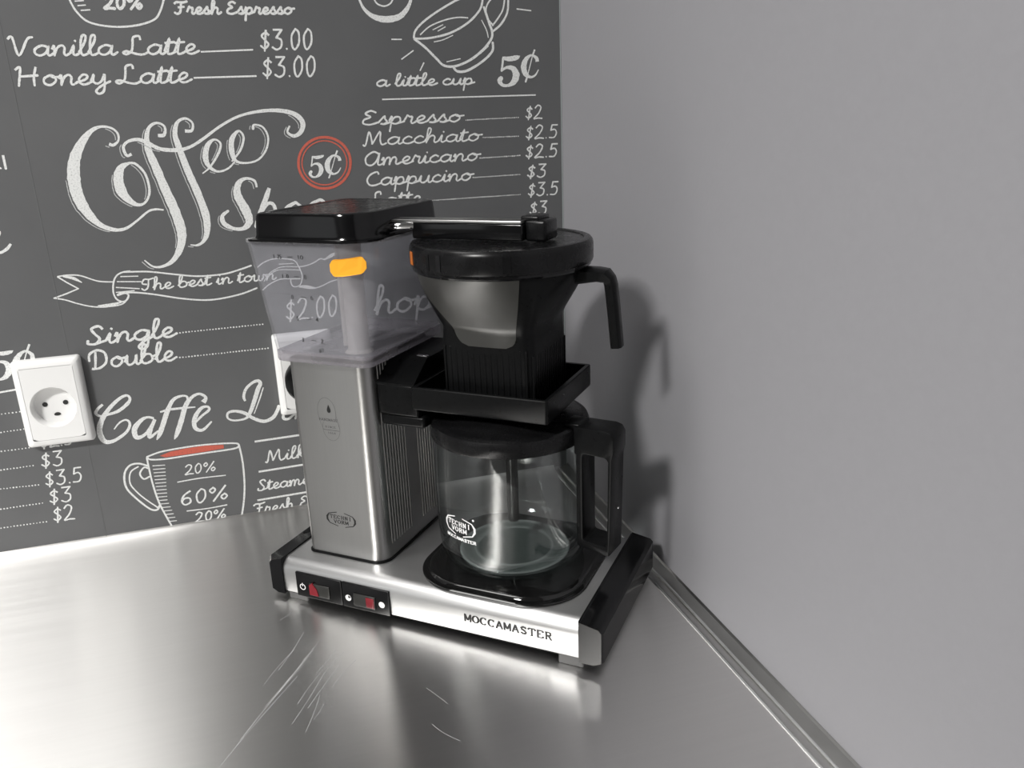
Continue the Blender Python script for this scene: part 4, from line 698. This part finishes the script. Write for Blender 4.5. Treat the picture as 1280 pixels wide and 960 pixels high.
GA = math.radians(-107)
bm = bmesh.new(); badge(bm, -.0190, .0155, .0885, .1030, .0010, gp, 2.0); dot(bm, .0135, .1050, .0010, gp)
block(bm, 'MOCCAMASTER', -.0175, .0835, .0330, .0026, .0007, gp, .05); obj('badge_print', bm, INKW, gl, smooth=0)
# lid with skirt, dome and stem
bm = bmesh.new(); lathe(bm, [(.0635, .1605), (.0664, .1605), (.0670, .1615), (.0668, .1700), (.0655, .1732), (.0630, .1745), (.0600, .1748), (.0500, .1752), (.0450, .1780), (.0380, .1800), (.0200, .1800), (.0180, .1780), (.0080, .1775)], GX, GY)
cl = obj('carafe_lid', bm, LIDBLK, cf)
bm = bmesh.new(); lathe(bm, [(.0105, .1640), (.0100, .1580), (.0090, .1555), (.0052, .1540), (.0050, .0760), (.0040, .0750)], GX, GY, 32); obj('mixing_stem', bm, BLACK, cl)
# handle: bracket block, vertical grip, inner bar along the glass, foot
ha = math.radians(-7); hc, hs = math.cos(ha), math.sin(ha)
def hx(r, s, z): return (GX + r * hc - s * hs, GY + r * hs + s * hc, z)
def hblock(r0, r1, s, z0, z1, rad=.0015):
    bm = B(r0, r1, -s, s, z0, z1, r=rad)
    for v in bm.verts: v.co = Vector(hx(*v.co))
    return bm
HW = .0125
bm = bmesh.new()      # outer frame with window, as one extruded shape
fr_o = [(.0660, .1545), (.0655, .1775), (.0920, .1780), (.0975, .1765), (.1000, .1720), (.1000, .1600), (.0985, .1540), (.0968, .0705), (.0958, .0690), (.0690, .0725), (.0675, .0750), (.0675, .1540)]
fr_i = [(.0730, .1520), (.0735, .1545), (.0745, .1555), (.0920, .1550), (.0940, .1540), (.0952, .1520), (.0947, .1000), (.0937, .0790), (.0925, .0775), (.0745, .0790), (.0730, .0805), (.0730, .1200)]
V = {}
for s in (-HW, HW):
    V[s] = ([bm.verts.new(hx(r, s, z)) for r, z in fr_o], [bm.verts.new(hx(r, s, z)) for r, z in fr_i])
n = 12
for grp in (0, 1):
    for i in range(n): bm.faces.new((V[-HW][grp][i], V[-HW][grp][(i + 1) % n], V[HW][grp][(i + 1) % n], V[HW][grp][i]))
for s in (-HW, HW):
    o_, i_ = V[s]
    es = []
    for L_ in (o_, i_):
        for i in range(n):
            e = bm.edges.get((L_[i], L_[(i + 1) % n])); es.append(e)
    bmesh.ops.triangle_fill(bm, use_beauty=True, use_dissolve=False, edges=es)
bmesh.ops.recalc_face_normals(bm, faces=bm.faces[:])
bevel_all(bm, .0010, 2, 40)
hd = obj('handle', bm, SATIN, cf)
bm = hblock(.0978, .0996, .0008, .108, .1095, .0003); obj('handle_rivet', bm, CHROME, hd)
bm = bmesh.new(); tube(bm, [hx(.088, .0132, .172), hx(.094, .0136, .170)], .0016); obj('hinge_pin', bm, CHROME, hd)
bm = hblock(.055, .070, .0100, .1735, .1790, .002); obj('lid_hinge', bm, SATIN, hd)
